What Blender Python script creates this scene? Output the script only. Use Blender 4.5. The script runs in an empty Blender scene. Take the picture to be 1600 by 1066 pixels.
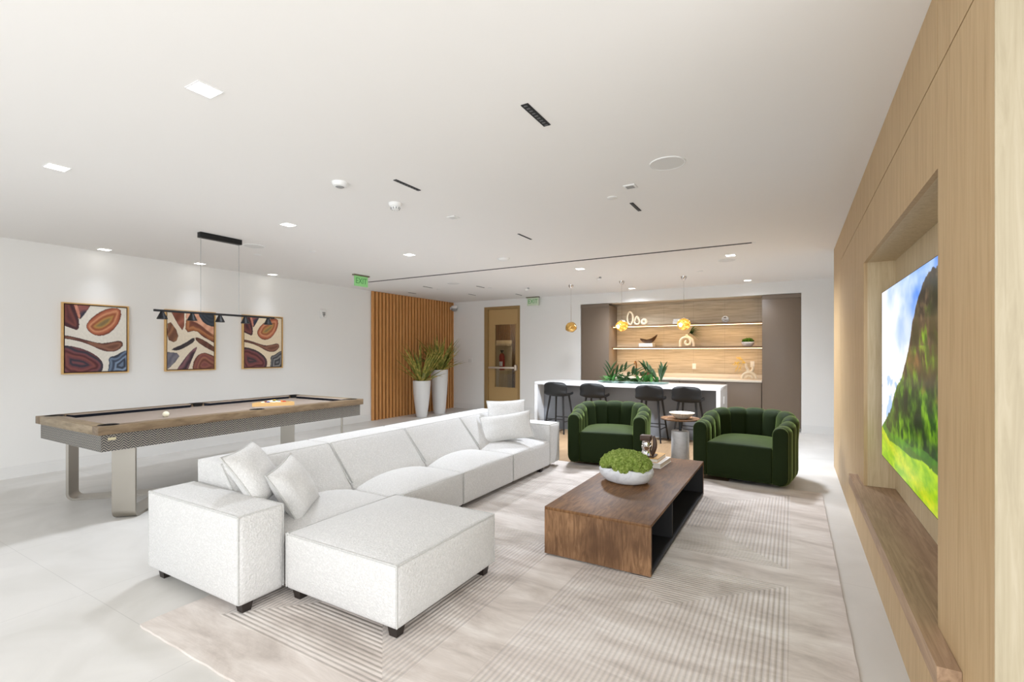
import bpy, bmesh, math, random
import numpy as np
from mathutils import Vector, Matrix, Euler, noise as mnoise

random.seed(7)
PI = math.pi
S = bpy.context.scene
COL = S.collection

# ------------------------------------------------------------------ camera
H = 2.705           # ceiling height
CAMZ = 1.42
cam_d = bpy.data.cameras.new('camera')
cam = bpy.data.objects.new('camera', cam_d)
COL.objects.link(cam)
cam.location = (0, 0, CAMZ)
cam.rotation_euler = (PI / 2, 0, math.atan2(440, 755.0))
cam_d.sensor_fit = 'HORIZONTAL'
cam_d.sensor_width = 36.0
cam_d.lens = 36.0 * 755.0 / 1600.0
cam_d.shift_x = 0.0
cam_d.shift_y = 18.0 / 1600.0
cam_d.clip_start = 0.05
cam_d.clip_end = 100
S.camera = cam

# ------------------------------------------------------------------ world, big lights, exposure
W = bpy.data.worlds.new('daylight')
S.world = W
W.use_nodes = True
bg = W.node_tree.nodes['Background']
bg.inputs['Color'].default_value = (0.90, 0.97, 1.05, 1)
bg.inputs['Strength'].default_value = 1.05
S.view_settings.view_transform = 'Standard'
S.view_settings.look = 'None'
S.view_settings.exposure = 0.22
S.view_settings.gamma = 1.0
S.view_settings.use_curve_mapping = False


LW = dict(win=.55, side=.25, upfill=.05, rside=1.2, dnear=.15, dmid=15., dfar=18., wash=1.1, shelf=.7, world=1.)


def area_light(name, loc, rot, sx, sy, power, color=(1, 1, 1), spread=None):
    d = bpy.data.lights.new(name, 'AREA')
    d.shape = 'RECTANGLE'
    d.size, d.size_y = sx, sy
    d.energy = power
    d.color = color
    if spread:
        d.spread = spread
    o = bpy.data.objects.new(name, d)
    o.location = loc
    o.rotation_euler = rot
    COL.objects.link(o)
    return o


# daylight entering through the glazed side of the room behind the camera, and the side bay
area_light('window_daylight', (-.2, -2.6, 1.45), (PI / 2, 0, 0), 6.0, 2.4, 230 * LW['win'], (0.97, 0.985, 1.0))
area_light('side_window_daylight', (-7.45, -1.2, 1.4), (PI / 2, 0, -PI / 2), 2.4, 2.3, 50 * LW['side'], (0.97, 0.985, 1.0))
area_light('right_fill_light', (3.0, -.6, 1.4), (PI / 2, 0, PI / 2), 3.4, 2.3, 60 * LW['rside'], (0.97, 0.985, 1.0))  # added fill light out of view, brightens ceiling, rug and sofa
# unseen upward fill light, added behind the camera to brighten the ceiling
area_light('upward_fill', (-2.5, -1.6, 0.25), (PI * .80, 0, 0), 9.0, 1.6, 190 * LW['upfill'], (1.0, 0.98, 0.95))


# ------------------------------------------------------------------ helpers
def lin(c):
    return tuple(((x / 255.0) / 12.92 if x / 255.0 <= 0.04045 else ((x / 255.0 + 0.055) / 1.055) ** 2.4) for x in c)


def rgba(c):
    return (*lin(c), 1.0)


class MB:
    """collects vertices and faces for one mesh"""

    def __init__(self):
        self.v = []
        self.f = []
        self.m = []
        self.cur = 0

    def add(self, verts, faces):
        b = len(self.v)
        self.v.extend([tuple(map(float, p)) for p in verts])
        for f in faces:
            self.f.append(tuple(b + i for i in f))
            self.m.append(self.cur)
        return self

    def box(self, x0, x1, y0, y1, z0, z1):
        v = [(x, y, z) for x in (x0, x1) for y in (y0, y1) for z in (z0, z1)]
        f = [(0, 1, 3, 2), (4, 6, 7, 5), (0, 4, 5, 1), (2, 3, 7, 6), (0, 2, 6, 4), (1, 5, 7, 3)]
        return self.add(v, f)

    def bbox(self, x0, x1, y0, y1, z0, z1, r=0.006, seg=2):
        """box with rounded edges"""
        bm = bmesh.new()
        bmesh.ops.create_cube(bm, size=1.0)
        for v in bm.verts:
            v.co = Vector((x0 + (v.co.x + .5) * (x1 - x0), y0 + (v.co.y + .5) * (y1 - y0), z0 + (v.co.z + .5) * (z1 - z0)))
        r = min(r, .45 * min(x1 - x0, y1 - y0, z1 - z0))
        bmesh.ops.bevel(bm, geom=list(bm.edges), offset=r, segments=seg, profile=.5, affect='EDGES')
        return self.from_bm(bm)

    def from_bm(self, bm, M=None):
        bm.verts.index_update()
        v = [tuple((M @ p.co) if M else p.co) for p in bm.verts]
        f = [tuple(x.index for x in p.verts) for p in bm.faces]
        bm.free()
        return self.add(v, f)

    def prism(self, poly, axis, lo, hi):
        n = len(poly)
        def mk(a, b, w):
            return {'x': (w, a, b), 'y': (a, w, b), 'z': (a, b, w)}[axis]
        v = [mk(a, b, lo) for a, b in poly] + [mk(a, b, hi) for a, b in poly]
        f = [tuple(range(n - 1, -1, -1)), tuple(range(n, 2 * n))]
        f += [(i, (i + 1) % n, n + (i + 1) % n, n + i) for i in range(n)]
        return self.add(v, f)

    def tube(self, path, r, n=8, closed=False, caps=True):
        P = [Vector(p) for p in path]
        k = len(P)
        R = r if isinstance(r, (list, tuple)) else [r] * k
        rings = []
        up = None
        for i in range(k):
            if closed:
                t = P[(i + 1) % k] - P[i - 1]
            else:
                t = P[min(i + 1, k - 1)] - P[max(i - 1, 0)]
            t.normalize()
            if up is None:
                up = Vector((0, 0, 1)) if abs(t.z) < .9 else Vector((1, 0, 0))
            a = t.cross(up)
            if a.length < 1e-5:
                a = t.cross(Vector((0, 1, 0)))
            a.normalize()
            b = a.cross(t).normalized()
            up = b
            rings.append([P[i] + (a * math.cos(2 * PI * j / n) + b * math.sin(2 * PI * j / n)) * R[i] for j in range(n)])
        v = [p for rg in rings for p in rg]
        f = []
        for i in range(k if closed else k - 1):
            i2 = (i + 1) % k
            for j in range(n):
                f.append((i * n + j, i * n + (j + 1) % n, i2 * n + (j + 1) % n, i2 * n + j))
        if caps and not closed:
            f.append(tuple(range(n - 1, -1, -1)))
            f.append(tuple((k - 1) * n + j for j in range(n)))
        return self.add(v, f)

    def cyl(self, p0, p1, r0, r1=None, n=24):
        return self.tube([p0, p1], [r0, r0 if r1 is None else r1], n)

    def lathe(self, prof, c=(0, 0), n=40, sx=1.0, sy=1.0):
        k = len(prof)
        v = [(c[0] + r * math.cos(2 * PI * j / n) * sx, c[1] + r * math.sin(2 * PI * j / n) * sy, z) for r, z in prof for j in range(n)]
        f = []
        for i in range(k - 1):
            for j in range(n):
                f.append((i * n + j, i * n + (j + 1) % n, (i + 1) * n + (j + 1) % n, (i + 1) * n + j))
        if prof[0][0] > 1e-6:
            f.append(tuple(range(n - 1, -1, -1)))
        if prof[-1][0] > 1e-6:
            f.append(tuple((k - 1) * n + j for j in range(n)))
        return self.add(v, f)

    def sphere(self, c, r, seg=16, ring=10, sx=1, sy=1, sz=1):
        prof = [(max(r * math.sin(PI * i / ring), 1e-4 if i in (0, ring) else 0), -r * math.cos(PI * i / ring)) for i in range(ring + 1)]
        b = MB()
        b.lathe(prof, (0, 0), seg)
        return self.add([(c[0] + x * sx, c[1] + y * sy, c[2] + z * sz) for x, y, z in b.v], b.f)

    def grid(self, fn, nu, nv, close_u=False):
        v = [fn(i / (nu if close_u else nu - 1), j / (nv - 1)) for j in range(nv) for i in range(nu)]
        f = []
        for j in range(nv - 1):
            for i in range(nu if close_u else nu - 1):
                i2 = (i + 1) % nu
                f.append((j * nu + i, j * nu + i2, (j + 1) * nu + i2, (j + 1) * nu + i))
        return self.add(v, f)

    def puff(self, x0, x1, y0, y1, z0, z1, r=.03, n=10, top=0., bot=0., xm=0., xp=0., ym=0., yp=0., warp=None):
        """soft rounded box whose faces can bulge"""
        h = Vector(((x1 - x0) / 2, (y1 - y0) / 2, (z1 - z0) / 2))
        c = Vector(((x0 + x1) / 2, (y0 + y1) / 2, (z0 + z1) / 2))
        def coords(a):
            rr = min(r, a * .9)
            inn = [-(a - rr) + 2 * (a - rr) * i / n for i in range(n + 1)]
            return [-a, -a + rr * .2, -a + rr * .55] + inn + [a - rr * .55, a - rr * .2, a]
        C = [coords(h[i]) for i in range(3)]
        pts, faces, idx = [], [], {}
        def vid(p):
            k = (round(p[0], 5), round(p[1], 5), round(p[2], 5))
            if k not in idx:
                idx[k] = len(pts)
                q = Vector(p)
                inner = Vector([max(-(h[i] - min(r, h[i] * .9)), min(h[i] - min(r, h[i] * .9), q[i])) for i in range(3)])
                d = q - inner
                if d.length > 1e-9:
                    m = max(abs(d[i]) for i in range(3))
                    q = inner + d.normalized() * min(r, m if m > 0 else r)
                u = [p[i] / h[i] for i in range(3)]
                def w(a, b):
                    return max(0, 1 - abs(a) ** 2.2) * max(0, 1 - abs(b) ** 2.2)
                if u[2] > .999: q.z += top * w(u[0], u[1])
                if u[2] < -.999: q.z -= bot * w(u[0], u[1])
                if u[0] > .999: q.x += xp * w(u[1], u[2])
                if u[0] < -.999: q.x -= xm * w(u[1], u[2])
                if u[1] > .999: q.y += yp * w(u[0], u[2])
                if u[1] < -.999: q.y -= ym * w(u[0], u[2])
                q = q + c
                pts.append(warp(q) if warp else q)
            return idx[k]
        for ax in range(3):
            a, b = [(1, 2), (2, 0), (0, 1)][ax]
            for sgn in (-1, 1):
                for i in range(len(C[a]) - 1):
                    for j in range(len(C[b]) - 1):
                        q = []
                        for (ii, jj) in ((i, j), (i + 1, j), (i + 1, j + 1), (i, j + 1)):
                            p = [0, 0, 0]
                            p[ax] = sgn * h[ax]
                            p[a] = C[a][ii]
                            p[b] = C[b][jj]
                            q.append(vid(p))
                        faces.append(tuple(q if sgn > 0 else reversed(q)))
        return self.add(pts, faces)

    def rot(self, M, start=0):
        for i in range(start, len(self.v)):
            self.v[i] = tuple(M @ Vector(self.v[i]))
        return self


def mesh_obj(name, mb, mats, parent=None, at=(0, 0, 0), sharp=35, smooth=True):
    """link the collected mesh as one object; vertices are moved so that `at` is its origin"""
    me = bpy.data.meshes.new(name)
    off = Vector(at)
    me.from_pydata([tuple(Vector(p) - off) for p in mb.v], [], mb.f)
    if not isinstance(mats, (list, tuple)):
        mats = [mats]
    for m in mats:
        me.materials.append(m)
    if len(mats) > 1:
        me.polygons.foreach_set('material_index', mb.m)
    if smooth:
        me.polygons.foreach_set('use_smooth', [True] * len(me.polygons))
        me.set_sharp_from_angle(angle=math.radians(sharp))
    me.validate()
    me.update()
    o = bpy.data.objects.new(name, me)
    COL.objects.link(o)
    if parent is not None:
        o.parent = parent
    else:
        o.location = off
    return o


def tag(o, label, cat, group=None):
    o['label'] = label
    o['category'] = cat
    if group:
        o['group'] = group
    return o


def thing(name, label, cat, loc=(0, 0, 0), rz=0.0, group=None):
    o = bpy.data.objects.new(name, None)
    o.empty_display_size = .1
    COL.objects.link(o)
    o.location = loc
    o.rotation_euler = (0, 0, rz)
    return tag(o, label, cat, group)


def part(name, mb, mats, root, world=True, **k):
    return mesh_obj(name, mb, mats, root, at=root.location if world else (0, 0, 0), **k)


def single(name, mb, mats, label, cat, at, group=None, **k):
    return tag(mesh_obj(name, mb, mats, None, at, **k), label, cat, group)


def struct(name, mb, mats, **k):
    o = mesh_obj(name, mb, mats, None, (0, 0, 0), **k)
    o['kind'] = 'structure'
    return o


def dup(root, loc, rz, label, group=None):
    r = root.copy()
    COL.objects.link(r)
    r.location = loc
    r.rotation_euler = (0, 0, rz)
    r['label'] = label
    if group:
        r['group'] = group
    for ch in list(root.children):
        c = ch.copy()
        COL.objects.link(c)
        c.parent = r
        for g in list(ch.children):
            d = g.copy()
            COL.objects.link(d)
            d.parent = c
    return r


# ------------------------------------------------------------------ materials
def mat(name, col, rough=.6, metal=0., spec=.5, emit=None, estr=0., bump=None, sheen=0., sheen_tint=None, trans=0., alpha=1., coat=0.):
    """bump = (scale, strength, distance)"""
    m = bpy.data.materials.new(name)
    m.use_nodes = True
    nt = m.node_tree
    b = nt.nodes['Principled BSDF']
    b.inputs['Base Color'].default_value = rgba(col)
    b.inputs['Roughness'].default_value = rough
    b.inputs['Metallic'].default_value = metal
    b.inputs['Specular IOR Level'].default_value = spec
    if emit:
        b.inputs['Emission Color'].default_value = rgba(emit)
        b.inputs['Emission Strength'].default_value = estr
    if sheen:
        b.inputs['Sheen Weight'].default_value = sheen
        b.inputs['Sheen Roughness'].default_value = .35
        b.inputs['Sheen Tint'].default_value = rgba(sheen_tint or col)
    if trans:
        b.inputs['Transmission Weight'].default_value = trans
    b.inputs['Alpha'].default_value = alpha
    b.inputs['Coat Weight'].default_value = coat
    if bump:
        N = nt.nodes
        tc = N.new('ShaderNodeTexCoord')
        nz = N.new('ShaderNodeTexNoise')
        nz.inputs['Scale'].default_value = bump[0]
        nz.inputs['Detail'].default_value = 4
        bp = N.new('ShaderNodeBump')
        bp.inputs['Strength'].default_value = bump[1]
        bp.inputs['Distance'].default_value = bump[2]
        nt.links.new(tc.outputs['Object'], nz.inputs['Vector'])
        nt.links.new(nz.outputs['Fac'], bp.inputs['Height'])
        nt.links.new(bp.outputs['Normal'], b.inputs['Normal'])
    return m


def ramp_node(nt, stops):
    r = nt.nodes.new('ShaderNodeValToRGB')
    el = r.color_ramp.elements
    while len(el) < len(stops):
        el.new(.5)
    for e, (p, c) in zip(el, stops):
        e.position = p
        e.color = rgba(c)
    return r


def grain_mat(name, stops, scale=(1, 1, 1), rough=.5, noise_scale=6., detail=8., bump=.08, dist=.002, distortion=.6, spec=.4, patch=None, coat=0.):
    """wood or stone with a directional grain: noise stretched by `scale`"""
    m = bpy.data.materials.new(name)
    m.use_nodes = True
    nt = m.node_tree
    N, L = nt.nodes, nt.links
    b = N['Principled BSDF']
    b.inputs['Roughness'].default_value = rough
    b.inputs['Specular IOR Level'].default_value = spec
    b.inputs['Coat Weight'].default_value = coat
    tc = N.new('ShaderNodeTexCoord')
    mp = N.new('ShaderNodeMapping')
    mp.inputs['Scale'].default_value = scale
    nz = N.new('ShaderNodeTexNoise')
    nz.inputs['Scale'].default_value = noise_scale
    nz.inputs['Detail'].default_value = detail
    nz.inputs['Roughness'].default_value = .62
    nz.inputs['Distortion'].default_value = distortion
    rp = ramp_node(nt, stops)
    L.new(tc.outputs['Object'], mp.inputs['Vector'])
    L.new(mp.outputs['Vector'], nz.inputs['Vector'])
    L.new(nz.outputs['Fac'], rp.inputs['Fac'])
    out = rp.outputs['Color']
    if patch:            # slow tone change between boards / areas
        n2 = N.new('ShaderNodeTexNoise')
        n2.inputs['Scale'].default_value = patch[0]
        n2.inputs['Detail'].default_value = 3
        mx = N.new('ShaderNodeMix')
        mx.data_type = 'RGBA'
        mx.blend_type = 'MIX'
        mr = N.new('ShaderNodeMapRange')
        mr.inputs['From Min'].default_value = .4
        mr.inputs['From Max'].default_value = .7
        mr.inputs['To Max'].default_value = patch[2]
        L.new(tc.outputs['Object'], n2.inputs['Vector'])
        L.new(n2.outputs['Fac'], mr.inputs['Value'])
        L.new(mr.outputs['Result'], mx.inputs['Factor'])
        L.new(out, mx.inputs['A'])
        mx.inputs['B'].default_value = rgba(patch[1])
        out = mx.outputs['Result']
    L.new(out, b.inputs['Base Color'])
    bp = N.new('ShaderNodeBump')
    bp.inputs['Strength'].default_value = bump
    bp.inputs['Distance'].default_value = dist
    L.new(nz.outputs['Fac'], bp.inputs['Height'])
    L.new(bp.outputs['Normal'], b.inputs['Normal'])
    return m


def boucle_mat(name, col, scale=115., strength=.75):
    m = bpy.data.materials.new(name)
    m.use_nodes = True
    nt = m.node_tree
    N, L = nt.nodes, nt.links
    b = N['Principled BSDF']
    b.inputs['Roughness'].default_value = .95
    b.inputs['Specular IOR Level'].default_value = .1
    b.inputs['Sheen Weight'].default_value = .25
    b.inputs['Sheen Roughness'].default_value = .5
    tc = N.new('ShaderNodeTexCoord')
    nz = N.new('ShaderNodeTexNoise')
    nz.inputs['Scale'].default_value = scale * .55
    nz.inputs['Detail'].default_value = 3
    vo = N.new('ShaderNodeTexVoronoi')
    vo.feature = 'SMOOTH_F1'
    vo.inputs['Scale'].default_value = scale
    mw = N.new('ShaderNodeMixRGB')
    mw.inputs['Fac'].default_value = .012
    ad = N.new('ShaderNodeMath')
    ad.operation = 'SUBTRACT'
    L.new(tc.outputs['Object'], nz.inputs['Vector'])
    L.new(tc.outputs['Object'], mw.inputs['Color1'])
    L.new(nz.outputs['Color'], mw.inputs['Color2'])
    L.new(mw.outputs['Color'], vo.inputs['Vector'])
    L.new(nz.outputs['Fac'], ad.inputs[0])
    L.new(vo.outputs['Distance'], ad.inputs[1])
    rp = ramp_node(nt, [(.0, tuple(int(c * .95) for c in col)), (.35, col)])  # crevices between nubs darkened slightly, their shade put into the colour
    L.new(ad.outputs[0], rp.inputs['Fac'])
    L.new(rp.outputs['Color'], b.inputs['Base Color'])
    bp = N.new('ShaderNodeBump')
    bp.inputs['Strength'].default_value = strength
    bp.inputs['Distance'].default_value = .004
    L.new(ad.outputs[0], bp.inputs['Height'])
    L.new(bp.outputs['Normal'], b.inputs['Normal'])
    return m


def attr_mat(name, rough=.7, emission=0., bump=None):
    """colour comes from the mesh's own colour attribute (pictures, screen image)"""
    m = bpy.data.materials.new(name)
    m.use_nodes = True
    nt = m.node_tree
    b = nt.nodes['Principled BSDF']
    a = nt.nodes.new('ShaderNodeAttribute')
    a.attribute_name = 'picture'
    b.inputs['Roughness'].default_value = rough
    if emission:
        b.inputs['Specular IOR Level'].default_value = .08
        b.inputs['Base Color'].default_value = (.01, .01, .01, 1)
        nt.links.new(a.outputs['Color'], b.inputs['Emission Color'])
        b.inputs['Emission Strength'].default_value = emission
    else:
        nt.links.new(a.outputs['Color'], b.inputs['Base Color'])
    return m


M = {}
M['wall'] = mat('wall_paint', (234, 232, 228), .9, spec=.2, bump=(180, .03, .001))
M['ceil'] = mat('ceiling_paint', (238, 235, 231), .95, spec=.1)
M['base'] = mat('baseboard_paint', (228, 226, 222), .5)
M['oak'] = grain_mat('oak_veneer', [(.25, (176, 146, 106)), (.5, (193, 164, 123)), (.75, (203, 176, 136))], (14, 14, .8), .55, 3.5, 6, .05, .0008, .3)
M['oak_pale_lit'] = grain_mat('pale_lit_oak', [(.25, (186, 164, 126)), (.5, (202, 182, 146)), (.75, (214, 196, 162))], (12, 12, .7), .55, 4., 6, .08, .001, .8)
M['oak_return_shaded'] = grain_mat('oak_return_shaded', [(.25, (142, 130, 106)), (.5, (158, 146, 121)), (.75, (170, 158, 135))], (12, 12, .7), .55, 4., 6, .08, .001, .8)  # same oak toned down, shade put into the colour of the return face
M['groove'] = mat('shadow_gap', (84, 72, 56), .9)
M['ledge'] = grain_mat('ledge_wood', [(.25, (138, 112, 88)), (.5, (168, 139, 112)), (.8, (190, 162, 132))], (16, 1.0, 10), .5, 3.0, 7, .1, .001, .9)
M['slat'] = grain_mat('slat_wood', [(.25, (188, 128, 70)), (.5, (208, 148, 88)), (.8, (222, 166, 106))], (14, 14, 1.0), .5, 4., 5, .05, .001, .4)
M['slat_back'] = mat('slat_backing', (84, 46, 18), .9)
M['trim_black'] = mat('black_metal', (22, 22, 23), .45, .3)
M['black_plastic'] = mat('black_plastic', (26, 26, 27), .5)
M['white_plastic'] = mat('white_plastic', (232, 231, 228), .45)
M['grey_plastic'] = mat('grey_plastic', (150, 150, 148), .5)
M['glow'] = mat('light_diffuser', (255, 255, 255), .5, emit=(255, 252, 246), estr=6.0)
M['boucle'] = boucle_mat('white_boucle', (217, 215, 212))
M['boucle_pillow'] = boucle_mat('white_pillow_boucle', (220, 218, 215), 120., .5)
M['piping'] = boucle_mat('boucle_piping', (202, 200, 196), 130., .6)  # darker than the fabric, seam shadow put into its colour
M['sofa_leg'] = mat('dark_wood_leg', (38, 30, 26), .45)
M['walnut'] = grain_mat('reclaimed_wood', [(.2, (66, 44, 28)), (.42, (110, 76, 46)), (.58, (136, 98, 62)), (.8, (158, 118, 78))], (7, .9, 1.1), .5, 3.4, 9, .3, .003, 2.2, patch=(2.2, (74, 48, 28), .75), spec=.3)
M['walnut_v'] = grain_mat('reclaimed_wood_end', [(.2, (70, 48, 32)), (.42, (122, 90, 62)), (.58, (148, 112, 80)), (.8, (172, 136, 102))], (7, 1, .9), .55, 3.4, 9, .4, .004, 2.4, patch=(3.4, (80, 54, 34), .8), spec=.3)
M['table_inside'] = mat('black_inside', (26, 25, 27), .55)
M['velvet'] = mat('green_velvet', (26, 38, 12), .75, spec=.15, sheen=.9, sheen_tint=(150, 172, 96), bump=(14, .10, .006))
M['stool'] = mat('black_leather', (36, 36, 36), .55, spec=.3, bump=(160, .1, .001))
M['stool_leg'] = mat('black_stained_leg', (26, 25, 25), .45)
M['quartz'] = mat('white_quartz', (226, 225, 224), .25, bump=None)
M['island_grey'] = mat('grey_lacquer', (128, 130, 134), .5)
M['taupe'] = mat('taupe_lacquer', (122, 106, 90), .42)
M['taupe_dark'] = mat('taupe_gap', (50, 42, 36), .8)
M['counter'] = mat('cream_quartz', (226, 214, 196), .3)
M['shelf'] = grain_mat('shelf_wood', [(.3, (112, 84, 56)), (.7, (140, 108, 76))], (1, 12, 12), .5, 4, 5, .05)
M['led'] = mat('led_strip', (255, 230, 190), .5, emit=(255, 214, 158), estr=7.)
M['stone'] = None
M['nickel'] = mat('brushed_nickel', (168, 162, 152), .34, .95)
M['chrome'] = mat('chrome', (225, 222, 220), .08, 1.)
M['bronze'] = mat('bronze', (150, 108, 66), .3, .9)
M['door'] = mat('bronze_door', (186, 154, 104), .5, .2)
M['door_dark'] = mat('door_frame_bronze', (160, 130, 84), .5, .2)
M['door_bar'] = mat('satin_push_bar', (226, 212, 196), .3, .5)
M['glass'] = mat('clear_glass', (240, 240, 236), .03, trans=1.0)
M['ceramic'] = mat('white_ceramic', (224, 223, 221), .35)
M['bisque'] = mat('cream_bisque', (226, 208, 178), .75, bump=(60, .2, .003))
M['soil'] = mat('potting_bark', (50, 38, 28), .95)
M['marble'] = grain_mat('white_marble', [(.25, (214, 214, 216)), (.5, (236, 236, 238)), (.75, (244, 244, 245))], (1, 1, 1), .35, 7, 6, .1, .002, 2.5)
M['marble_bowl'] = grain_mat('white_stone_bowl', [(.3, (200, 202, 206)), (.55, (226, 228, 232)), (.8, (236, 238, 240))], (1, 1, 1.5), .5, 9, 6, .15, .002, 1.5)
M['moss'] = grain_mat('moss', [(.25, (92, 112, 44)), (.5, (130, 150, 70)), (.75, (182, 194, 116))], (1, 1, 1), .95, 60, 5, 1., .01, .2, spec=.1)
M['moss_dark'] = grain_mat('dark_moss', [(.25, (34, 58, 14)), (.5, (62, 92, 26)), (.75, (92, 120, 40))], (1, 1, 1), .95, 45, 5, 1., .01, .2, spec=.1)
M['page'] = mat('book_pages', (238, 233, 224), .8)
M['tan_cover'] = mat('tan_cover', (206, 160, 92), .6)
M['white_cover'] = mat('white_cover', (232, 228, 224), .5)
M['grey_cover'] = mat('grey_cover', (70, 66, 62), .6)
M['brown_plate'] = mat('brown_base', (78, 56, 44), .4)
M['red'] = mat('extinguisher_red', (150, 28, 24), .35)
M['frame'] = grain_mat('frame_oak', [(.3, (196, 152, 92)), (.7, (222, 184, 126))], (10, 1, 1), .5, 5, 5, .05)
M['frame_dark'] = mat('frame_reveal', (70, 44, 28), .7)
M['picture'] = attr_mat('painted_canvas', .75)
M['screen'] = attr_mat('screen_image', .2, 1.0)
M['rail'] = grain_mat('pool_rail_wood', [(.25, (92, 74, 54)), (.5, (118, 98, 74)), (.8, (142, 122, 96))], (6, 1.2, 6), .45, 5, 7, .1, .001, .6)
M['rail_end'] = grain_mat('pool_end_rail_wood', [(.25, (112, 96, 72)), (.5, (142, 124, 98)), (.8, (168, 150, 122))], (1.2, 6, 6), .45, 5, 7, .1, .001, .6)
M['cloth'] = mat('taupe_cloth', (164, 150, 138), .95, spec=.1)
M['cushion_shade'] = mat('shaded_cushion_cloth', (30, 34, 44), .9, spec=.2)  # dark tone is shadow on the cushion faces, put into the colour
M['pocket'] = mat('black_pocket_leather', (16, 15, 16), .6)
M['ivory'] = mat('ivory_ball', (240, 234, 208), .2)
M['rackwood'] = mat('pale_rack_wood', (226, 184, 120), .5)
M['tan_area'] = grain_mat('tan_floor_grain', [(.3, (140, 113, 84)), (.7, (160, 133, 102))], (8, .8, 1), .4, 5, 5, .03)
M['green_leaf'] = mat('dark_green_leaf', (40, 72, 26), .5)
M['green_leaf2'] = mat('bright_green_leaf', (70, 128, 54), .5)
M['blade_leaf'] = grain_mat('blade_leaf', [(.3, (84, 100, 40)), (.48, (136, 138, 60)), (.66, (206, 178, 96))], (1, 1, 1), .55, 9, 3, .05, .001, .2)
M['tray'] = mat('blue_green_glass_tray', (128, 152, 142), .15, spec=.6)
M['driftwood'] = mat('dark_carved_wood', (82, 52, 24), .4)
M['dried'] = mat('dried_yellow_stem', (226, 190, 84), .7)
M['gold_lit'] = None
M['exit_panel'] = mat('edge_lit_green_panel', (150, 206, 140), .3, emit=(110, 200, 110), estr=.12)
M['exit_panel_clear'] = mat('clear_sign_panel', (200, 208, 186), .3, emit=(150, 190, 140), estr=.06)
M['exit_letter'] = mat('exit_letter_green', (84, 150, 84), .4, emit=(60, 170, 80), estr=.1)
M['exit_body'] = mat('exit_canopy', (112, 104, 84), .5)
M['slot'] = mat('slot_black', (24, 24, 25), .7)
M['slot_vane'] = mat('slot_vane', (92, 92, 92), .5)
M['speaker'] = mat('speaker_grille', (220, 218, 214), .9)
M['pewter'] = mat('dark_pewter', (70, 72, 74), .4, .6)


def floor_material():
    m = bpy.data.materials.new('porcelain_floor')
    m.use_nodes = True
    nt = m.node_tree
    N, L = nt.nodes, nt.links
    b = N['Principled BSDF']
    tc = N.new('ShaderNodeTexCoord')
    n1 = N.new('ShaderNodeTexNoise')
    n1.inputs['Scale'].default_value = 1.6
    n1.inputs['Detail'].default_value = 7
    n1.inputs['Distortion'].default_value = 1.2
    rp = ramp_node(nt, [(.3, (204, 201, 195)), (.55, (213, 210, 205)), (.75, (220, 217, 212))])
    br = N.new('ShaderNodeTexBrick')
    br.offset = 0
    br.inputs['Scale'].default_value = 1
    br.inputs['Brick Width'].default_value = 1.2
    br.inputs['Row Height'].default_value = 1.2
    br.inputs['Mortar Size'].default_value = .0022
    br.inputs['Mortar Smooth'].default_value = .2
    mx = N.new('ShaderNodeMix')
    mx.data_type = 'RGBA'
    mul = N.new('ShaderNodeMath')
    mul.operation = 'MULTIPLY'
    mul.inputs[1].default_value = .45
    L.new(tc.outputs['Object'], n1.inputs['Vector'])
    L.new(tc.outputs['Object'], br.inputs['Vector'])
    L.new(n1.outputs['Fac'], rp.inputs['Fac'])
    L.new(rp.outputs['Color'], mx.inputs['A'])
    mx.inputs['B'].default_value = rgba((176, 173, 168))
    L.new(br.outputs['Fac'], mul.inputs[0])
    L.new(mul.outputs[0], mx.inputs['Factor'])
    L.new(mx.outputs['Result'], b.inputs['Base Color'])
    b.inputs['Roughness'].default_value = .42
    b.inputs['Specular IOR Level'].default_value = .35
    return m


M['floor'] = floor_material()


def stone_material():
    """horizontally streaked stone slabs with fine vertical joints"""
    m = grain_mat('streaked_stone', [(.2, (150, 136, 116)), (.45, (184, 168, 144)), (.6, (202, 186, 162)), (.85, (216, 202, 178))],
                  (.9, 1, 16), .5, 2.2, 9, .05, .001, .35)
    nt = m.node_tree
    N, L = nt.nodes, nt.links
    b = N['Principled BSDF']
    src = b.inputs['Base Color'].links[0].from_socket
    tc = N.new('ShaderNodeTexCoord')
    sp = N.new('ShaderNodeSeparateXYZ')
    L.new(tc.outputs['Object'], sp.inputs[0])
    md = N.new('ShaderNodeMath'); md.operation = 'PINGPONG'; md.inputs[1].default_value = .3
    L.new(sp.outputs['X'], md.inputs[0])
    lt = N.new('ShaderNodeMath'); lt.operation = 'LESS_THAN'; lt.inputs[1].default_value = .002
    L.new(md.outputs[0], lt.inputs[0])
    mu = N.new('ShaderNodeMath'); mu.operation = 'MULTIPLY'; mu.inputs[1].default_value = .35
    L.new(lt.outputs[0], mu.inputs[0])
    mx = N.new('ShaderNodeMix'); mx.data_type = 'RGBA'
    L.new(mu.outputs[0], mx.inputs['Factor'])
    L.new(src, mx.inputs['A'])
    mx.inputs['B'].default_value = rgba((90, 74, 56))
    L.new(mx.outputs['Result'], b.inputs['Base Color'])
    return m


M['stone'] = stone_material()


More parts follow.
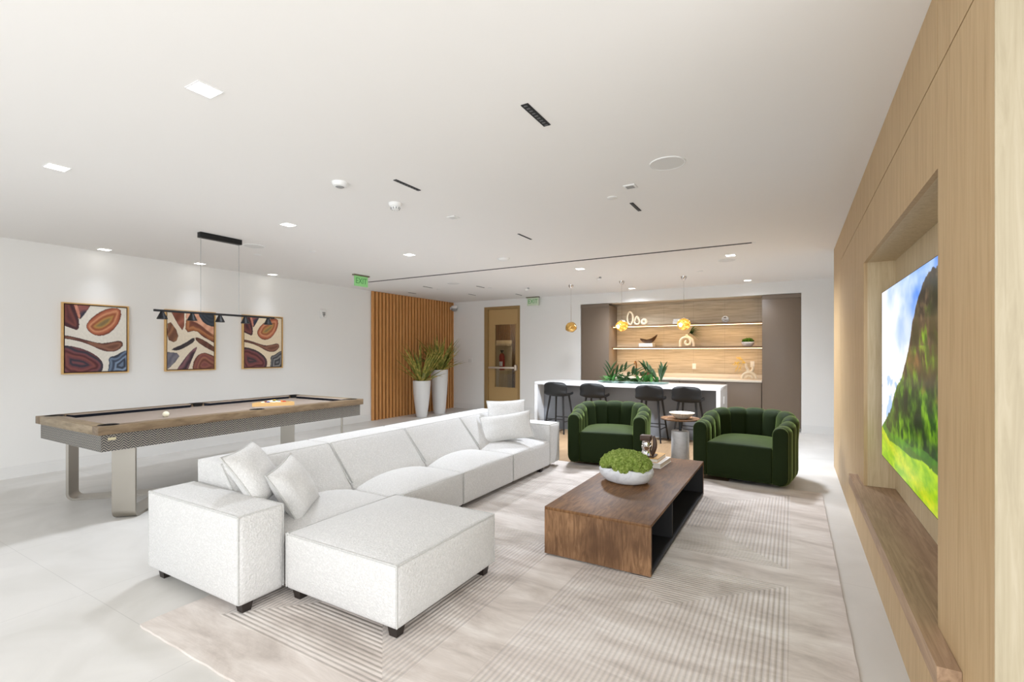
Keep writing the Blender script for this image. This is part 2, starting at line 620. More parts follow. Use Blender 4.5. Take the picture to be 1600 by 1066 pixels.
def weave_material():
    m = bpy.data.materials.new('woven_apron')
    m.use_nodes = True
    nt = m.node_tree
    N, L = nt.nodes, nt.links
    b = N['Principled BSDF']
    b.inputs['Roughness'].default_value = .45
    tc = N.new('ShaderNodeTexCoord')
    sp = N.new('ShaderNodeSeparateXYZ')
    L.new(tc.outputs['Object'], sp.inputs[0])
    a = N.new('ShaderNodeMath'); a.operation = 'ADD'
    L.new(sp.outputs['X'], a.inputs[0]); L.new(sp.outputs['Y'], a.inputs[1])
    pp = N.new('ShaderNodeMath'); pp.operation = 'PINGPONG'; pp.inputs[1].default_value = .034
    L.new(a.outputs[0], pp.inputs[0])
    z_ = N.new('ShaderNodeMath'); z_.operation = 'ADD'
    L.new(pp.outputs[0], z_.inputs[0]); L.new(sp.outputs['Z'], z_.inputs[1])
    k = N.new('ShaderNodeMath'); k.operation = 'MULTIPLY'; k.inputs[1].default_value = 2 * PI / .021
    L.new(z_.outputs[0], k.inputs[0])
    mu = N.new('ShaderNodeMath'); mu.operation = 'SINE'
    L.new(k.outputs[0], mu.inputs[0])
    mr = N.new('ShaderNodeMapRange'); mr.inputs['From Min'].default_value = -.6; mr.inputs['From Max'].default_value = .6
    L.new(mu.outputs[0], mr.inputs['Value'])
    nz = N.new('ShaderNodeTexNoise'); nz.inputs['Scale'].default_value = 70
    L.new(tc.outputs['Object'], nz.inputs['Vector'])
    ad = N.new('ShaderNodeMath'); ad.operation = 'MULTIPLY_ADD'; ad.inputs[1].default_value = .8
    L.new(nz.outputs['Fac'], ad.inputs[0]); L.new(mr.outputs['Result'], ad.inputs[2])
    su = N.new('ShaderNodeMath'); su.operation = 'SUBTRACT'; su.inputs[1].default_value = .4
    L.new(ad.outputs[0], su.inputs[0])
    rp = ramp_node(nt, [(.1, (46, 45, 49)), (.5, (88, 85, 84)), (.9, (152, 145, 132))])
    L.new(su.outputs[0], rp.inputs['Fac'])
    L.new(rp.outputs['Color'], b.inputs['Base Color'])
    bp = N.new('ShaderNodeBump'); bp.inputs['Strength'].default_value = .5; bp.inputs['Distance'].default_value = .003
    L.new(su.outputs[0], bp.inputs['Height']); L.new(bp.outputs['Normal'], b.inputs['Normal'])
    return m


M['weave'] = weave_material()


def rug_material():
    """plain pile with four panels of nested rectangular carved ribs (object space, metres)"""
    m = bpy.data.materials.new('carved_rug')
    m.use_nodes = True
    nt = m.node_tree
    N, L = nt.nodes, nt.links
    b = N['Principled BSDF']
    b.inputs['Roughness'].default_value = .95
    b.inputs['Specular IOR Level'].default_value = .1
    b.inputs['Sheen Weight'].default_value = .3
    tc = N.new('ShaderNodeTexCoord')
    sp = N.new('ShaderNodeSeparateXYZ')
    L.new(tc.outputs['Object'], sp.inputs[0])

    def math(op, a, bb=None, c=None):
        n = N.new('ShaderNodeMath')
        n.operation = op
        for i, x in enumerate((a, bb, c)):
            if x is None:
                continue
            if isinstance(x, (int, float)):
                n.inputs[i].default_value = x
            else:
                L.new(x, n.inputs[i])
        return n.outputs[0]

    dmax = None
    for cx, hx in ((-2.0675, .6025), (-.615, .595)):
        for cy, hy in ((2.405, .955), (4.545, .945)):
            dx = math('SUBTRACT', hx, math('ABSOLUTE', math('SUBTRACT', sp.outputs['X'], cx)))
            dy = math('SUBTRACT', hy, math('ABSOLUTE', math('SUBTRACT', sp.outputs['Y'], cy)))
            d = math('MINIMUM', dx, dy)
            dmax = d if dmax is None else math('MAXIMUM', dmax, d)
    inside = math('GREATER_THAN', dmax, 0.0)
    rib = math('SINE', math('MULTIPLY', dmax, 2 * PI / .0262))
    rib01 = math('MULTIPLY_ADD', rib, .5, .5)
    sharp = math('POWER', rib01, .6)
    height = math('MULTIPLY', sharp, inside)
    flat = math('MULTIPLY', math('SUBTRACT', 1.0, inside), .75)
    hgt = math('ADD', height, flat)
    # brushed pile: soft light and dark strokes across the width
    mp = N.new('ShaderNodeMapping')
    mp.inputs['Scale'].default_value = (1.0, 3.2, 1)
    L.new(tc.outputs['Object'], mp.inputs['Vector'])
    n1 = N.new('ShaderNodeTexNoise')
    n1.inputs['Scale'].default_value = 1.75
    n1.inputs['Detail'].default_value = 9
    n1.inputs['Roughness'].default_value = .65
    n1.inputs['Distortion'].default_value = .6
    L.new(mp.outputs['Vector'], n1.inputs['Vector'])
    rp = ramp_node(nt, [(.28, (168, 156, 147)), (.46, (200, 189, 180)), (.6, (216, 207, 199)), (.75, (231, 225, 218))])
    L.new(n1.outputs['Fac'], rp.inputs['Fac'])
    mp2 = N.new('ShaderNodeMapping')
    mp2.inputs['Scale'].default_value = (8, 160, 1)
    L.new(tc.outputs['Object'], mp2.inputs['Vector'])
    n2 = N.new('ShaderNodeTexNoise')
    n2.inputs['Scale'].default_value = 1.
    n2.inputs['Detail'].default_value = 3
    L.new(mp2.outputs['Vector'], n2.inputs['Vector'])
    # cut grooves darkened: their shade is put into the pile colour
    k = math('MULTIPLY_ADD', hgt, .17, .83)
    k2 = math('MULTIPLY', k, math('MULTIPLY_ADD', n2.outputs['Fac'], .22, .95))
    mx = N.new('ShaderNodeMix')
    mx.data_type = 'RGBA'
    mx.blend_type = 'MULTIPLY'
    mx.inputs['Factor'].default_value = 1.
    L.new(rp.outputs['Color'], mx.inputs['A'])
    cb = N.new('ShaderNodeCombineXYZ')
    for i in range(3):
        L.new(k2, cb.inputs[i])
    L.new(cb.outputs[0], mx.inputs['B'])
    L.new(mx.outputs['Result'], b.inputs['Base Color'])
    bp = N.new('ShaderNodeBump')
    bp.inputs['Strength'].default_value = .8
    bp.inputs['Distance'].default_value = .006
    L.new(hgt, bp.inputs['Height'])
    L.new(bp.outputs['Normal'], b.inputs['Normal'])
    return m


M['rug'] = rug_material()


def amber_material(name, strength):
    m = bpy.data.materials.new(name)
    m.use_nodes = True
    nt = m.node_tree
    N, L = nt.nodes, nt.links
    b = N['Principled BSDF']
    tc = N.new('ShaderNodeTexCoord')
    vo = N.new('ShaderNodeTexVoronoi')
    vo.inputs['Scale'].default_value = 22
    L.new(tc.outputs['Object'], vo.inputs['Vector'])
    rp = ramp_node(nt, [(.15, (255, 224, 120)), (.5, (232, 168, 40)), (.8, (150, 96, 16))])
    L.new(vo.outputs['Distance'], rp.inputs['Fac'])
    b.inputs['Base Color'].default_value = rgba((196, 156, 92))
    b.inputs['Metallic'].default_value = .7
    b.inputs['Roughness'].default_value = .15
    L.new(rp.outputs['Color'], b.inputs['Emission Color'])
    b.inputs['Emission Strength'].default_value = strength
    return m


M['amber'] = amber_material('amber_mirror_glass_lit', 1.1)
M['amber_dim'] = amber_material('amber_mirror_glass', .12)
M['bulb'] = mat('warm_bulb', (255, 240, 200), .4, emit=(255, 226, 150), estr=9.)

# ------------------------------------------------------------------ the room
XL, YB = -7.62, 10.0
XW = .435            # oak wall face
struct('floor', MB().box(XL - .2, 3.2, -3.0, 12.2, -.1, 0), M['floor'])
struct('ceiling', MB().box(XL - .2, 3.2, -3.0, 12.2, H, H + .1), M['ceil'])
struct('floor_tan_area', MB().box(-3.7, -.62, 5.78, 8.2, 0, .002), M['tan_area'])  # thin tan rectangle laid over the floor between armchairs and island
struct('wall_left', MB().box(XL - .15, XL, .0, YB + .15, 0, H), M['wall'])
w = MB()
for x0, x1, z0, z1 in ((XL, -6.617, 0, H), (-6.617, -5.608, 2.537, H), (-5.608, -4.074, 0, H), (-4.074, .118, 2.482, H), (.118, 1.75, 0, H)):
    w.box(x0, x1, YB, YB + .12, z0, z1)
struct('wall_back', w, M['wall'])
struct('wall_passage', MB().box(1.6, 1.75, 7.24, YB, 0, H), M['wall'])


def baseboard(name, pts, nx, ny, hgt=.135):
    b = MB()
    for (x0, y0), (x1, y1) in pts:
        for t, z0, z1 in ((.014, 0, hgt - .03), (.009, hgt - .03, hgt)):
            xs = sorted((x0, x1 if x1 != x0 else x0 + nx * t))
            ys = sorted((y0, y1 if y1 != y0 else y0 + ny * t))
            b.box(xs[0], xs[1], ys[0], ys[1], z0, z1)
    return struct(name, b, M['base'])


baseboard('baseboard_left', [((XL, .0), (XL, 7.22))], 1, 0)
baseboard('baseboard_back', [((XL + .06, YB), (-6.62, YB)), ((-5.6, YB), (-4.08, YB)), ((.125, YB), (1.6, YB))], 0, -1)

# oak feature wall: solid core, then face panels with open joints
NY0, NY1, NZ0, NZ1 = 2.205, 4.27, .466, 2.064
core = MB()
core.box(XW + .02, 3.0, 1.68, NY0 - .02, 0, H).box(XW + .02, 3.0, NY1 + .02, 7.22, 0, H)
core.box(XW + .02, 3.0, NY0 - .02, NY1 + .02, 0, .39).box(XW + .02, 3.0, NY0 - .02, NY1 + .02, NZ1 + .02, H)
core.box(.64, 3.0, NY0 - .02, NY1 + .02, .39, NZ1 + .02)
struct('wall_right', core, M['groove'])
pan = MB()
g = .007
zg = 2.404
for y0, y1, z0, z1 in ((1.657, NY0, 0, zg), (NY1, 4.81, 0, zg), (4.81, 6.2, 0, zg), (6.2, 7.24, 0, H), (NY0, NY1, 0, .392), (NY0, NY1, NZ1, zg),
                       (1.657, NY0, zg, H), (NY0, 4.25, zg, H), (4.25, 6.2, zg, H)):
    pan.box(XW, XW + .022, y0 + (g if y0 > 4.5 or z0 == zg else 0), y1, z0 + (g if z0 == zg else 0), z1)
struct('wall_right_panels', pan, M['oak'])
nic = MB()
nic.box(XW + .022, .64, NY1, NY1 + .02, NZ0, NZ1).box(XW + .022, .64, NY0 - .02, NY0, NZ0, NZ1)
nic.box(XW + .022, .64, NY0, NY1, NZ1, NZ1 + .02)
nic.box(.616, .64, NY0, NY1, NZ0, NZ1)
struct('wall_right_niche', nic, M['oak_pale_lit'])  # niche lighting put into the colour: paler copy of the same oak
struct('wall_right_return', MB().box(XW + .0005, 3.0, 1.654, 1.6568, 0, H).box(XW + .022, 3.0, 1.6568, 1.68, 0, H).box(XW + .022, 3.0, 7.22, 7.24, 0, H), M['oak_return_shaded'])

ledge = MB().prism([(.376, 1.92), (XW - .001, 1.92), (XW - .001, NY0 + .001), (.615, NY0 + .001), (.615, NY1 - .001), (XW - .001, NY1 - .001), (XW - .001, 4.635), (.376, 4.635)], 'z', .394, .466)
single('wood_ledge', ledge, M['ledge'], 'brown wood ledge running along the oak wall below the television', 'ledge', (.47, 3.2, .394))

# corridor seen through the glass door
cor = MB()
cor.box(-7.9, -4.5, 11.5, 11.6, 0, H)
for i in range(56):
    x = -7.9 + i * .06
    cor.box(x, x + .045, 11.47, 11.5, 0, H)
M['corridor'] = grain_mat('corridor_wood', [(.25, (116, 84, 52)), (.7, (146, 110, 74))], (14, 14, 1), .5, 4, 5, .05)
struct('wall_corridor', cor, M['corridor'])
struct('wall_corridor_sides', MB().box(-7.9, -7.8, YB + .12, 11.6, 0, H).box(-4.6, -4.5, YB + .7, 11.6, 0, H), M['wall'])
area_light('corridor_fill', (-6.2, 10.9, 2.6), (0, 0, 0), .5, .5, 9, (1, .95, .88))  # area light added to brighten the corridor, without a fitting

# alcove behind the bar
alc = MB()
alc.box(-4.2, .25, 10.58, 10.66, 0, H)
struct('wall_alcove', alc, M['stone'])
struct('ceiling_alcove', MB().box(-4.074, .118, YB + .12, 10.58, 2.482, 2.52), mat('lit_cream_soffit', (226, 208, 180), .8))  # the soffit's lit look is put into a lighter cream colour

# slatted feature wall
t = thing('slat_wall', 'vertical wood slat screen covering the far end of the left wall', 'slat wall', (-7.6, 8.62, 0))
part('backing', MB().box(XL, XL + .012, 7.245, YB - .002, .0, H - .002), M['slat_back'], t)
N_SL = 28
for i in range(N_SL):
    y = 7.25 + i * (2.735 / (N_SL - 1))
    part('slat', MB().box(XL + .012, XL + .052, y - .027, y + .027, .0, H - .004), M['slat'], t)

# ------------------------------------------------------------------ door
dr = bpy.data.objects.new('door_1', None)
COL.objects.link(dr)
dr.location = (-6.11, YB, 0)
dr['kind'] = 'structure'
f = MB()
f.box(-6.617, -6.51, YB - .012, YB + .12, 0, 2.537).box(-5.668, -5.608, YB - .012, YB + .12, 0, 2.537).box(-6.51, -5.668, YB - .012, YB + .12, 2.478, 2.537)
part('door_frame', f, M['door_dark'], dr)
lf = MB()
X0, X1 = -6.505, -5.672
gx0, gx1, gz0, gz1 = -6.33, -5.745, .575, 2.10
y0, y1 = YB + .03, YB + .075
lf.box(X0, gx0, y0, y1, .01, 2.474).box(gx1, X1, y0, y1, .01, 2.474).box(gx0, gx1, y0, y1, .01, gz0).box(gx0, gx1, y0, y1, gz1, 2.474)
lf.box(gx0 - .02, gx0, y0 - .012, y0, gz0 - .02, gz1 + .02).box(gx1, gx1 + .02, y0 - .012, y0, gz0 - .02, gz1 + .02)
lf.box(gx0, gx1, y0 - .012, y0, gz0 - .02, gz0).box(gx0, gx1, y0 - .012, y0, gz1, gz1 + .02)
part('door_leaf', lf, M['door'], dr)
part('door_glass', MB().box(gx0, gx1, YB + .05, YB + .056, gz0, gz1), M['glass'], dr)
hb = MB()
hb.bbox(-6.48, -5.72, YB - .045, YB - .012, 1.03, 1.075, .008)
hb.bbox(-5.745, -5.69, YB - .05, YB + .03, .99, 1.12, .008).box(-6.47, -6.44, YB - .03, YB + .03, 1.035, 1.07)
part('push_bar', hb, M['door_bar'], dr)

t = thing('fire_extinguisher', 'red fire extinguisher seen through the glass of the bronze door', 'fire extinguisher', (-6.75, 11.05, .95))
part('cylinder', MB().lathe([(.001, .95), (.072, .95), (.075, .97), (.075, 1.31), (.06, 1.37), (.03, 1.4), (.001, 1.4)], (-6.75, 11.05), 24), M['red'], t)
part('valve', MB().cyl((-6.75, 11.05, 1.4), (-6.75, 11.05, 1.45), .022, n=12).box(-6.79, -6.70, 11.03, 11.07, 1.45, 1.48), M['black_plastic'], t)
part('paper_label', MB().grid(lambda u, v: (-6.75 + .0762 * math.sin(-.75 + 1.5 * u), 11.05 - .0762 * math.cos(-.75 + 1.5 * u), 1.06 + .12 * v), 9, 2), M['white_plastic'], t)
single('extinguisher_cabinet', MB().box(-7.0, -6.52, 10.95, 11.2, 0.0, .949).box(-7.0, -6.52, 11.16, 11.2, .949, 1.75).box(-7.0, -6.52, 10.95, 11.2, 1.60, 1.66), M['oak_pale_lit'],
       'pale wood stand holding the fire extinguisher behind the glass door', 'cabinet', (-6.76, 11.07, 0))
single('wood_box', MB().bbox(-6.35, -5.75, 11.0, 11.4, 0, .92, .01), M['corridor'], 'plain brown wood cabinet low behind the glass door', 'cabinet', (-6.05, 11.2, 0))

# ------------------------------------------------------------------ kitchen alcove
KX0, KX1 = -3.43, -.504
t = thing('tall_cabinet', 'tall taupe cabinet at the left end of the bar alcove', 'cabinet', (-3.75, 10.3, 0))
part('body', MB().box(-4.07, KX0, 10.035, 10.575, .06, 2.44).box(-4.05, KX0 - .02, 10.07, 10.55, 0, .06), M['taupe'], t)
part('door', MB().bbox(-4.055, KX0 - .003, 10.015, 10.035, .07, 2.40, .002), M['taupe'], t)
part('filler_panel', MB().box(-4.07, KX0, 10.02, 10.035, 2.405, 2.475), M['taupe'], t)
t = thing('tall_cabinet', 'tall taupe cabinet at the right end of the bar alcove, right of the shelves', 'cabinet', (-.19, 10.3, 0))
part('body', MB().box(KX1, .114, 10.035, 10.575, .06, 2.44).box(KX1 + .02, .09, 10.07, 10.55, 0, .06), M['taupe'], t)
part('door', MB().bbox(KX1 + .003, .108, 10.015, 10.035, .07, 2.40, .002), M['taupe'], t)
part('filler_panel', MB().box(KX1, .114, 10.02, 10.035, 2.405, 2.475), M['taupe'], t)
bx = [-3.425, -2.70, -1.97, -1.12, -.508]
for i in range(4):
    t = thing('base_cabinet', ['low taupe cabinet under the counter beside the left tall cabinet', 'low taupe cabinet under the sink tap in the bar alcove',
                               'low taupe cabinet under the middle of the back counter, below the outlet', 'low taupe cabinet under the counter beside the right tall cabinet'][i], 'cabinet', ((bx[i] + bx[i + 1]) / 2, 10.3, 0), group='base cabinets under the back counter')
    part('body', MB().box(bx[i], bx[i + 1] - .004, 10.035, 10.575, .08, .86).box(bx[i], bx[i + 1] - .004, 10.09, 10.55, 0, .08), M['taupe'], t)
    part('door', MB().bbox(bx[i] + .004, bx[i + 1] - .008, 10.015, 10.035, .09, .852, .002), M['taupe'], t)
t = thing('countertop', 'cream back counter of the bar with a low upstand', 'counter', (-1.97, 10.3, .862))
part('slab', MB().bbox(KX0 + .002, KX1 - .002, 9.99, 10.578, .862, .902, .004), M['counter'], t)
part('upstand', MB().bbox(KX0 + .002, KX1 - .002, 10.56, 10.578, .902, .985, .003), M['counter'], t)
for nm, zb, zt in (('upper lit wood shelf in the bar alcove, holding the ring sculptures', 1.972, 2.005), ('lower lit wood shelf in the bar alcove, holding the loop vase', 1.505, 1.542)):
    t = thing('shelf', nm, 'shelf', (-1.967, 10.4, zb), group='lit shelves in the bar alcove')
    part('board', MB().box(KX0 + .002, KX1 - .002, 10.2, 10.578, zb, zt), M['shelf'], t)
    part('light_strip', MB().box(KX0 + .03, KX1 - .01, 10.215, 10.235, zb - .008, zb), M['led'], t)
    area_light('shelf_light', (-1.967, 10.27, zb - .012), (.25, 0, 0), 2.85, .03, 9.5 * LW['shelf'], (1, .70, .36))
area_light('alcove_top_light', (-1.967, 10.3, 2.46), (.1, 0, 0), 2.8, .05, 1.6, (1, .78, .5))


def outlet(name, x, y, z, label, vertical=True, slots=2):
    t = thing(name, label, 'outlet', (x, y, z))
    part('plate', MB().bbox(x - .036, x + .036, y - .007, y, z - .058, z + .058, .003), M['white_plastic'], t)
    b = MB()
    for dz in (-.022, .022):
        b.bbox(x - .015, x + .015, y - .0095, y - .007, z + dz - .014, z + dz + .014, .002)
    part('socket', b, M['page'], t)
    return t


outlet('wall_outlet', -1.785, 10.58, 1.135, 'white wall outlet on the stone backsplash left of the twisted vase')
outlet('wall_outlet', -.70, 10.58, 1.19, 'white wall outlet on the stone backsplash behind the twisted vase')

t = thing('sink_tap', 'slim bronze tap standing on the back counter behind the island greenery', 'tap', (-2.95, 10.42, .902))
p = [(-2.95, 10.42, .902), (-2.95, 10.42, 1.16)] + [(-2.95, 10.42 - .07 + .07 * math.cos(a), 1.16 + .07 * math.sin(a)) for a in np.linspace(.2, PI, 9)]
part('spout', MB().tube(p, .014, 10), M['bronze'], t)
part('base_ring', MB().cyl((-2.95, 10.42, .902), (-2.95, 10.42, .925), .026, n=16), M['bronze'], t)
part('lever', MB().tube([(-2.935, 10.42, .98), (-2.86, 10.42, 1.0)], .008, 8), M['bronze'], t)


# ---- shelf decor
def ring(name, pts, r, label, at, material='bisque', group=None):
    return single(name, MB().tube(pts, r, 12, closed=True), M[material], label, 'sculpture', at, group)


zU, zL, yS = 2.005, 1.542, 10.38
el = [(-3.075 + .062 * math.cos(a), yS, zU + .157 + .135 * math.sin(a)) for a in np.linspace(0, 2 * PI, 33)[:-1]]
ring('ring_sculpture', el, .0215, 'tall oval cream ring sculpture on the upper shelf', (-3.075, yS, zU), group='ring sculptures')
tr = []
for a in np.linspace(0, 2 * PI, 33)[:-1]:
    s = math.sin(a)
    k = 1.0 if s < 0 else (1 - .55 * s)
    tr.append((-2.925 + .055 * math.cos(a) * k, yS, zU + .087 + (.064 if s < 0 else .1) * s))
ring('ring_sculpture', tr, .0225, 'teardrop cream ring sculpture on the upper shelf between the oval and round rings', (-2.925, yS, zU), group='ring sculptures')
dn = [(-2.77 + .046 * math.cos(a), yS, zU + .0745 + .046 * math.sin(a)) for a in np.linspace(0, 2 * PI, 29)[:-1]]
ring('ring_sculpture', dn, .0285, 'small round cream donut sculpture on the upper shelf', (-2.77, yS, zU), group='ring sculptures')


def book(x, y, z, w, d, hh, rz, cover, label, group=None):
    t = thing('book', label, 'book', (x, y, z), rz, group)
    tk = min(.004, hh * .15)
    c = MB().box(-w / 2, w / 2, -d / 2, d / 2, 0, tk).box(-w / 2, w / 2, -d / 2, d / 2, hh - tk, hh).box(-w / 2, -w / 2 + tk, -d / 2, d / 2, tk, hh - tk)
    part('cover', c, M[cover], t, world=False)
    part('pages', MB().box(-w / 2 + tk, w / 2 - .004, -d / 2 + .004, d / 2 - .004, tk, hh - tk), M['page'], t, world=False)
    return t


book(-2.02, yS, zU, .27, .2, .035, 0, 'white_cover', 'lower white book lying on the upper shelf behind the right pendant', 'books on the upper shelf')
book(-2.03, yS, zU + .035, .25, .18, .03, 0, 'white_cover', 'middle white book of the pile on the upper shelf', 'books on the upper shelf')
book(-2.0, yS, zU + .065, .29, .2, .04, .05, 'white_cover', 'top white book of the pile on the upper shelf', 'books on the upper shelf')
k = MB()
for ex in ((0, 0, 0), (PI / 2, 0, .4), (0, PI / 2, .8), (.8, .6, 0)):
    R = Euler(ex).to_matrix()
    k.tube([tuple(R @ Vector((.056 * math.cos(a), .056 * math.sin(a), 0)) + Vector((-1.167, yS, zU + .071))) for a in np.linspace(0, 2 * PI, 21)[:-1]], .0145, 8, closed=True)
single('knot_sculpture', k, M['ceramic'], 'white open knot sculpture on the right half of the upper shelf', 'sculpture', (-1.167, yS, zU))

book(-2.71, yS, zL, .30, .22, .04, 0, 'grey_cover', 'dark grey book under the white book on the lower shelf', 'books on the lower shelf')
book(-2.71, yS, zL + .04, .29, .21, .035, 0, 'white_cover', 'white book under the carved bowl on the lower shelf', 'books on the lower shelf')


def drift(u, v):
    a = 2 * PI * u
    r = .02 + .10 * v
    x = r * math.cos(a) * 1.35
    y = r * math.sin(a) * .8
    z = .012 + .065 * v ** 2 + (.11 * max(0, math.cos(a)) ** 2 * v ** 3) + (.03 * max(0, -math.cos(a)) * v ** 2)
    return (-2.70 + x + .05 * v * max(0, math.cos(a)), yS + y, zL + .075 + z)


d = MB().grid(drift, 36, 10, close_u=True)
d.add([(-2.70, yS, zL + .075)], [])
d2 = MB().grid(lambda u, v: tuple(Vector(drift(u, v)) - Vector((0, 0, .012))), 36, 10, close_u=True)
d.add(d2.v, [tuple(reversed(q)) for q in d2.f])
single('carved_bowl', d, M['driftwood'], 'dark carved wooden bowl with a raised wing on the white book', 'bowl', (-2.70, yS, zL + .075))

# loop vase with palm sprig
lx, lz = -1.90, zL
lv = MB()
lv.tube([(lx - .125 + .0 * i, yS, lz + .026 * 0 + z) for i, z in enumerate((0, .06))] + [(lx - .02 + .105 * math.cos(a), yS, lz + .085 + .105 * math.sin(a)) for a in np.linspace(PI, .15, 12)] +
        [(lx + .085 - .02 * i, yS, lz + .07 - .03 * i) for i in range(1, 2)] + [(lx + .02 + .045 * math.cos(a), yS, lz + .075 + .045 * math.sin(a)) for a in np.linspace(-.6, -PI - 1.2, 10)], .026, 10)
lv.tube([(lx + .02, yS, lz + .2), (lx + .06, yS, lz + .185), (lx + .11, yS, lz + .14), (lx + .135, yS, lz + .07), (lx + .138, yS, lz + .0)], .026, 10)
lv.tube([(lx, yS, lz + .18), (lx + .01, yS, lz + .255)], [.03, .024], 10)
single('loop_vase', lv, M['bisque'], 'cream pretzel-loop vase on the lower shelf', 'vase', (lx, yS, lz))


def blade(mb, base, direc, length, width, droop, fold=.25, n=8, twist=0.):
    """one strap leaf: a folded tapering strip bending under its weight"""
    d = Vector(direc).normalized()
    side = d.cross(Vector((0, 0, 1)))
    if side.length < 1e-3:
        side = Vector((1, 0, 0))
    side.normalize()
    side = (Matrix.Rotation(twist, 3, d) @ side)
    p = Vector(base)
    v, f = [], []
    for i in range(n + 1):
        s = i / n
        w = width * (.55 + .9 * s if s < .5 else 1.0 * (1 - ((s - .5) / .5) ** 1.8) + .02)
        w = width * max(.04, min(1, .5 + 1.4 * s)) * max(.03, (1 - s ** 3))
        dd = (d + Vector((0, 0, -droop * s * s * 2))).normalized()
        nrm = side.cross(dd).normalized()
        v += [p - side * w / 2 + nrm * fold * w, p, p + side * w / 2 + nrm * fold * w]
        p = p + dd * (length / n)
    for i in range(n):
        a = 3 * i
        f += [(a, a + 1, a + 4, a + 3), (a + 1, a + 2, a + 5, a + 4)]
    mb.add(v, f)


pl = MB()
for i in range(17):
    a = -1.05 + 2.3 * i / 16
    blade(pl, (lx + .06, yS - .005, lz + .28), (math.cos(a) * .9 + .25, -.1 + .1 * math.sin(i * 2.1), math.sin(a) * .8 + .2), .30 - .04 * abs(a), .026, .1, n=5)
pl.tube([(lx + .008, yS, lz + .2), (lx + .06, yS, lz + .285)], .006, 6)
single('palm_sprig', pl, M['green_leaf'], 'dark green fan palm sprig in the pretzel-loop vase', 'plant', (lx, yS, lz + .2), smooth=False)

bw = MB().lathe([(.001, zL), (.07, zL), (.105, zL + .03), (.118, zL + .075), (.11, zL + .082), (.10, zL + .072), (.001, zL + .07)], (-.765, yS), 32)
t = thing('moss_planter', 'shallow stone bowl of dark moss on the right end of the lower shelf', 'planter', (-.765, yS, zL))
part('bowl', bw, M['marble'], t)


def clumps(mb, c, rx, ry, z0, hgt, n, r0, r1, seed, sub=2, rough=.35):
    rnd = random.Random(seed)
    for i in range(n):
        k = math.sqrt((i + .5) / n)
        a = i * 2.39996 + rnd.uniform(-.2, .2)
        x, y = rx * k * math.cos(a), ry * k * math.sin(a)
        z = z0 + hgt * math.sqrt(max(0, 1 - k ** 2.4))
        r = rnd.uniform(r0, r1)
        bm = bmesh.new()
        bmesh.ops.create_icosphere(bm, subdivisions=sub, radius=r)
        o = Vector((rnd.uniform(0, 50), rnd.uniform(0, 50), rnd.uniform(0, 50)))
        for v in bm.verts:
            q = v.co / r
            v.co *= 1 + rough * mnoise.noise(q * 2.6 + o) + rough * .6 * mnoise.noise(q * 6 + o)
        mb.from_bm(bm, Matrix.Translation((c[0] + x, c[1] + y, z)))


ms = MB()
clumps(ms, (-.765, yS), .095, .095, zL + .075, .06, 26, .022, .034, 3, 1)
part('moss', ms, M['moss_dark'], t)

# twisted vase on the counter
tx, ty, tz = -.735, 10.25, .902
tv = MB()
tv.tube([(tx + .12 * math.cos(a), ty, tz + .022 + .115 * math.sin(a)) for a in np.linspace(PI, 0, 14)], .027, 10)
tv.tube([(tx + .055 * math.cos(a), ty, tz + .02 + .05 * math.sin(a)) for a in np.linspace(PI, 0, 9)], .022, 10)
tv.tube([(tx - .055, ty, tz + .31), (tx - .05, ty, tz + .25), (tx - .02, ty, tz + .185), (tx, ty, tz + .15)] , [.024, .026, .027, .027], 10)
tv.tube([(tx + .07 * math.cos(a), ty, tz + .225 + .075 * math.sin(a)) for a in np.linspace(-2.4, .35, 10)], .025, 10)
single('twisted_vase', tv, M['bisque'], 'cream twisted ribbon vase on the back counter', 'vase', (tx, ty, tz))
fl = MB()
rnd = random.Random(4)
for i in range(9):
    a = rnd.uniform(-.5, .5)
    L_ = rnd.uniform(.16, .32)
    pts = [(tx - .055, ty, tz + .30)]
    for s in (.33, .66, 1.):
        pts.append((tx - .055 - L_ * s * (.6 + .3 * a), ty - .03 * s + .06 * a * s, tz + .30 + .17 * s * (1 - .3 * s) - .16 * s * s * (i % 3) * .8))
    fl.tube(pts, .003, 5)
    for j in range(7):
        q = Vector(pts[-1]).lerp(Vector(pts[-2]), j / 7)
        blade(fl, q, (rnd.uniform(-1, .5), rnd.uniform(-.6, .6), rnd.uniform(-1, .6)), .045, .016, .2, n=3)
single('dried_flowers', fl, M['dried'], 'yellow dried stems in the twisted vase', 'plant', (tx, ty, tz + .3), smooth=False)

# ------------------------------------------------------------------ island and stools
IX0, IX1, IY0, IY1, IZ = -4.16, -.965, 7.97, 8.87, .88
t = thing('kitchen_island', 'white waterfall bar island with grey panels', 'island', ((IX0 + IX1) / 2, 8.42, 0))
part('worktop', MB().bbox(IX0, IX1, IY0, IY1, IZ - .05, IZ, .003), M['quartz'], t)
part('waterfall_end', MB().box(IX0 + .001, IX0 + .06, IY0 + .001, IY1 - .001, 0, IZ - .05), M['quartz'], t)
part('waterfall_end', MB().box(IX1 - .06, IX1 - .001, IY0 + .001, IY1 - .001, 0, IZ - .05), M['quartz'], t)
part('front_panel', MB().box(IX0 + .06, IX1 - .06, IY0 + .27, IY0 + .29, .0, IZ - .05), M['island_grey'], t)
part('carcass', MB().box(IX0 + .06, IX1 - .06, IY0 + .29, IY1 - .02, .06, IZ - .05), M['taupe'], t)
ot = MB()
ot.bbox(IX1 - .001, IX1 + .006, 8.36, 8.43, .60, .715, .002)
pt = part('outlet_plate', ot, M['white_plastic'], t)

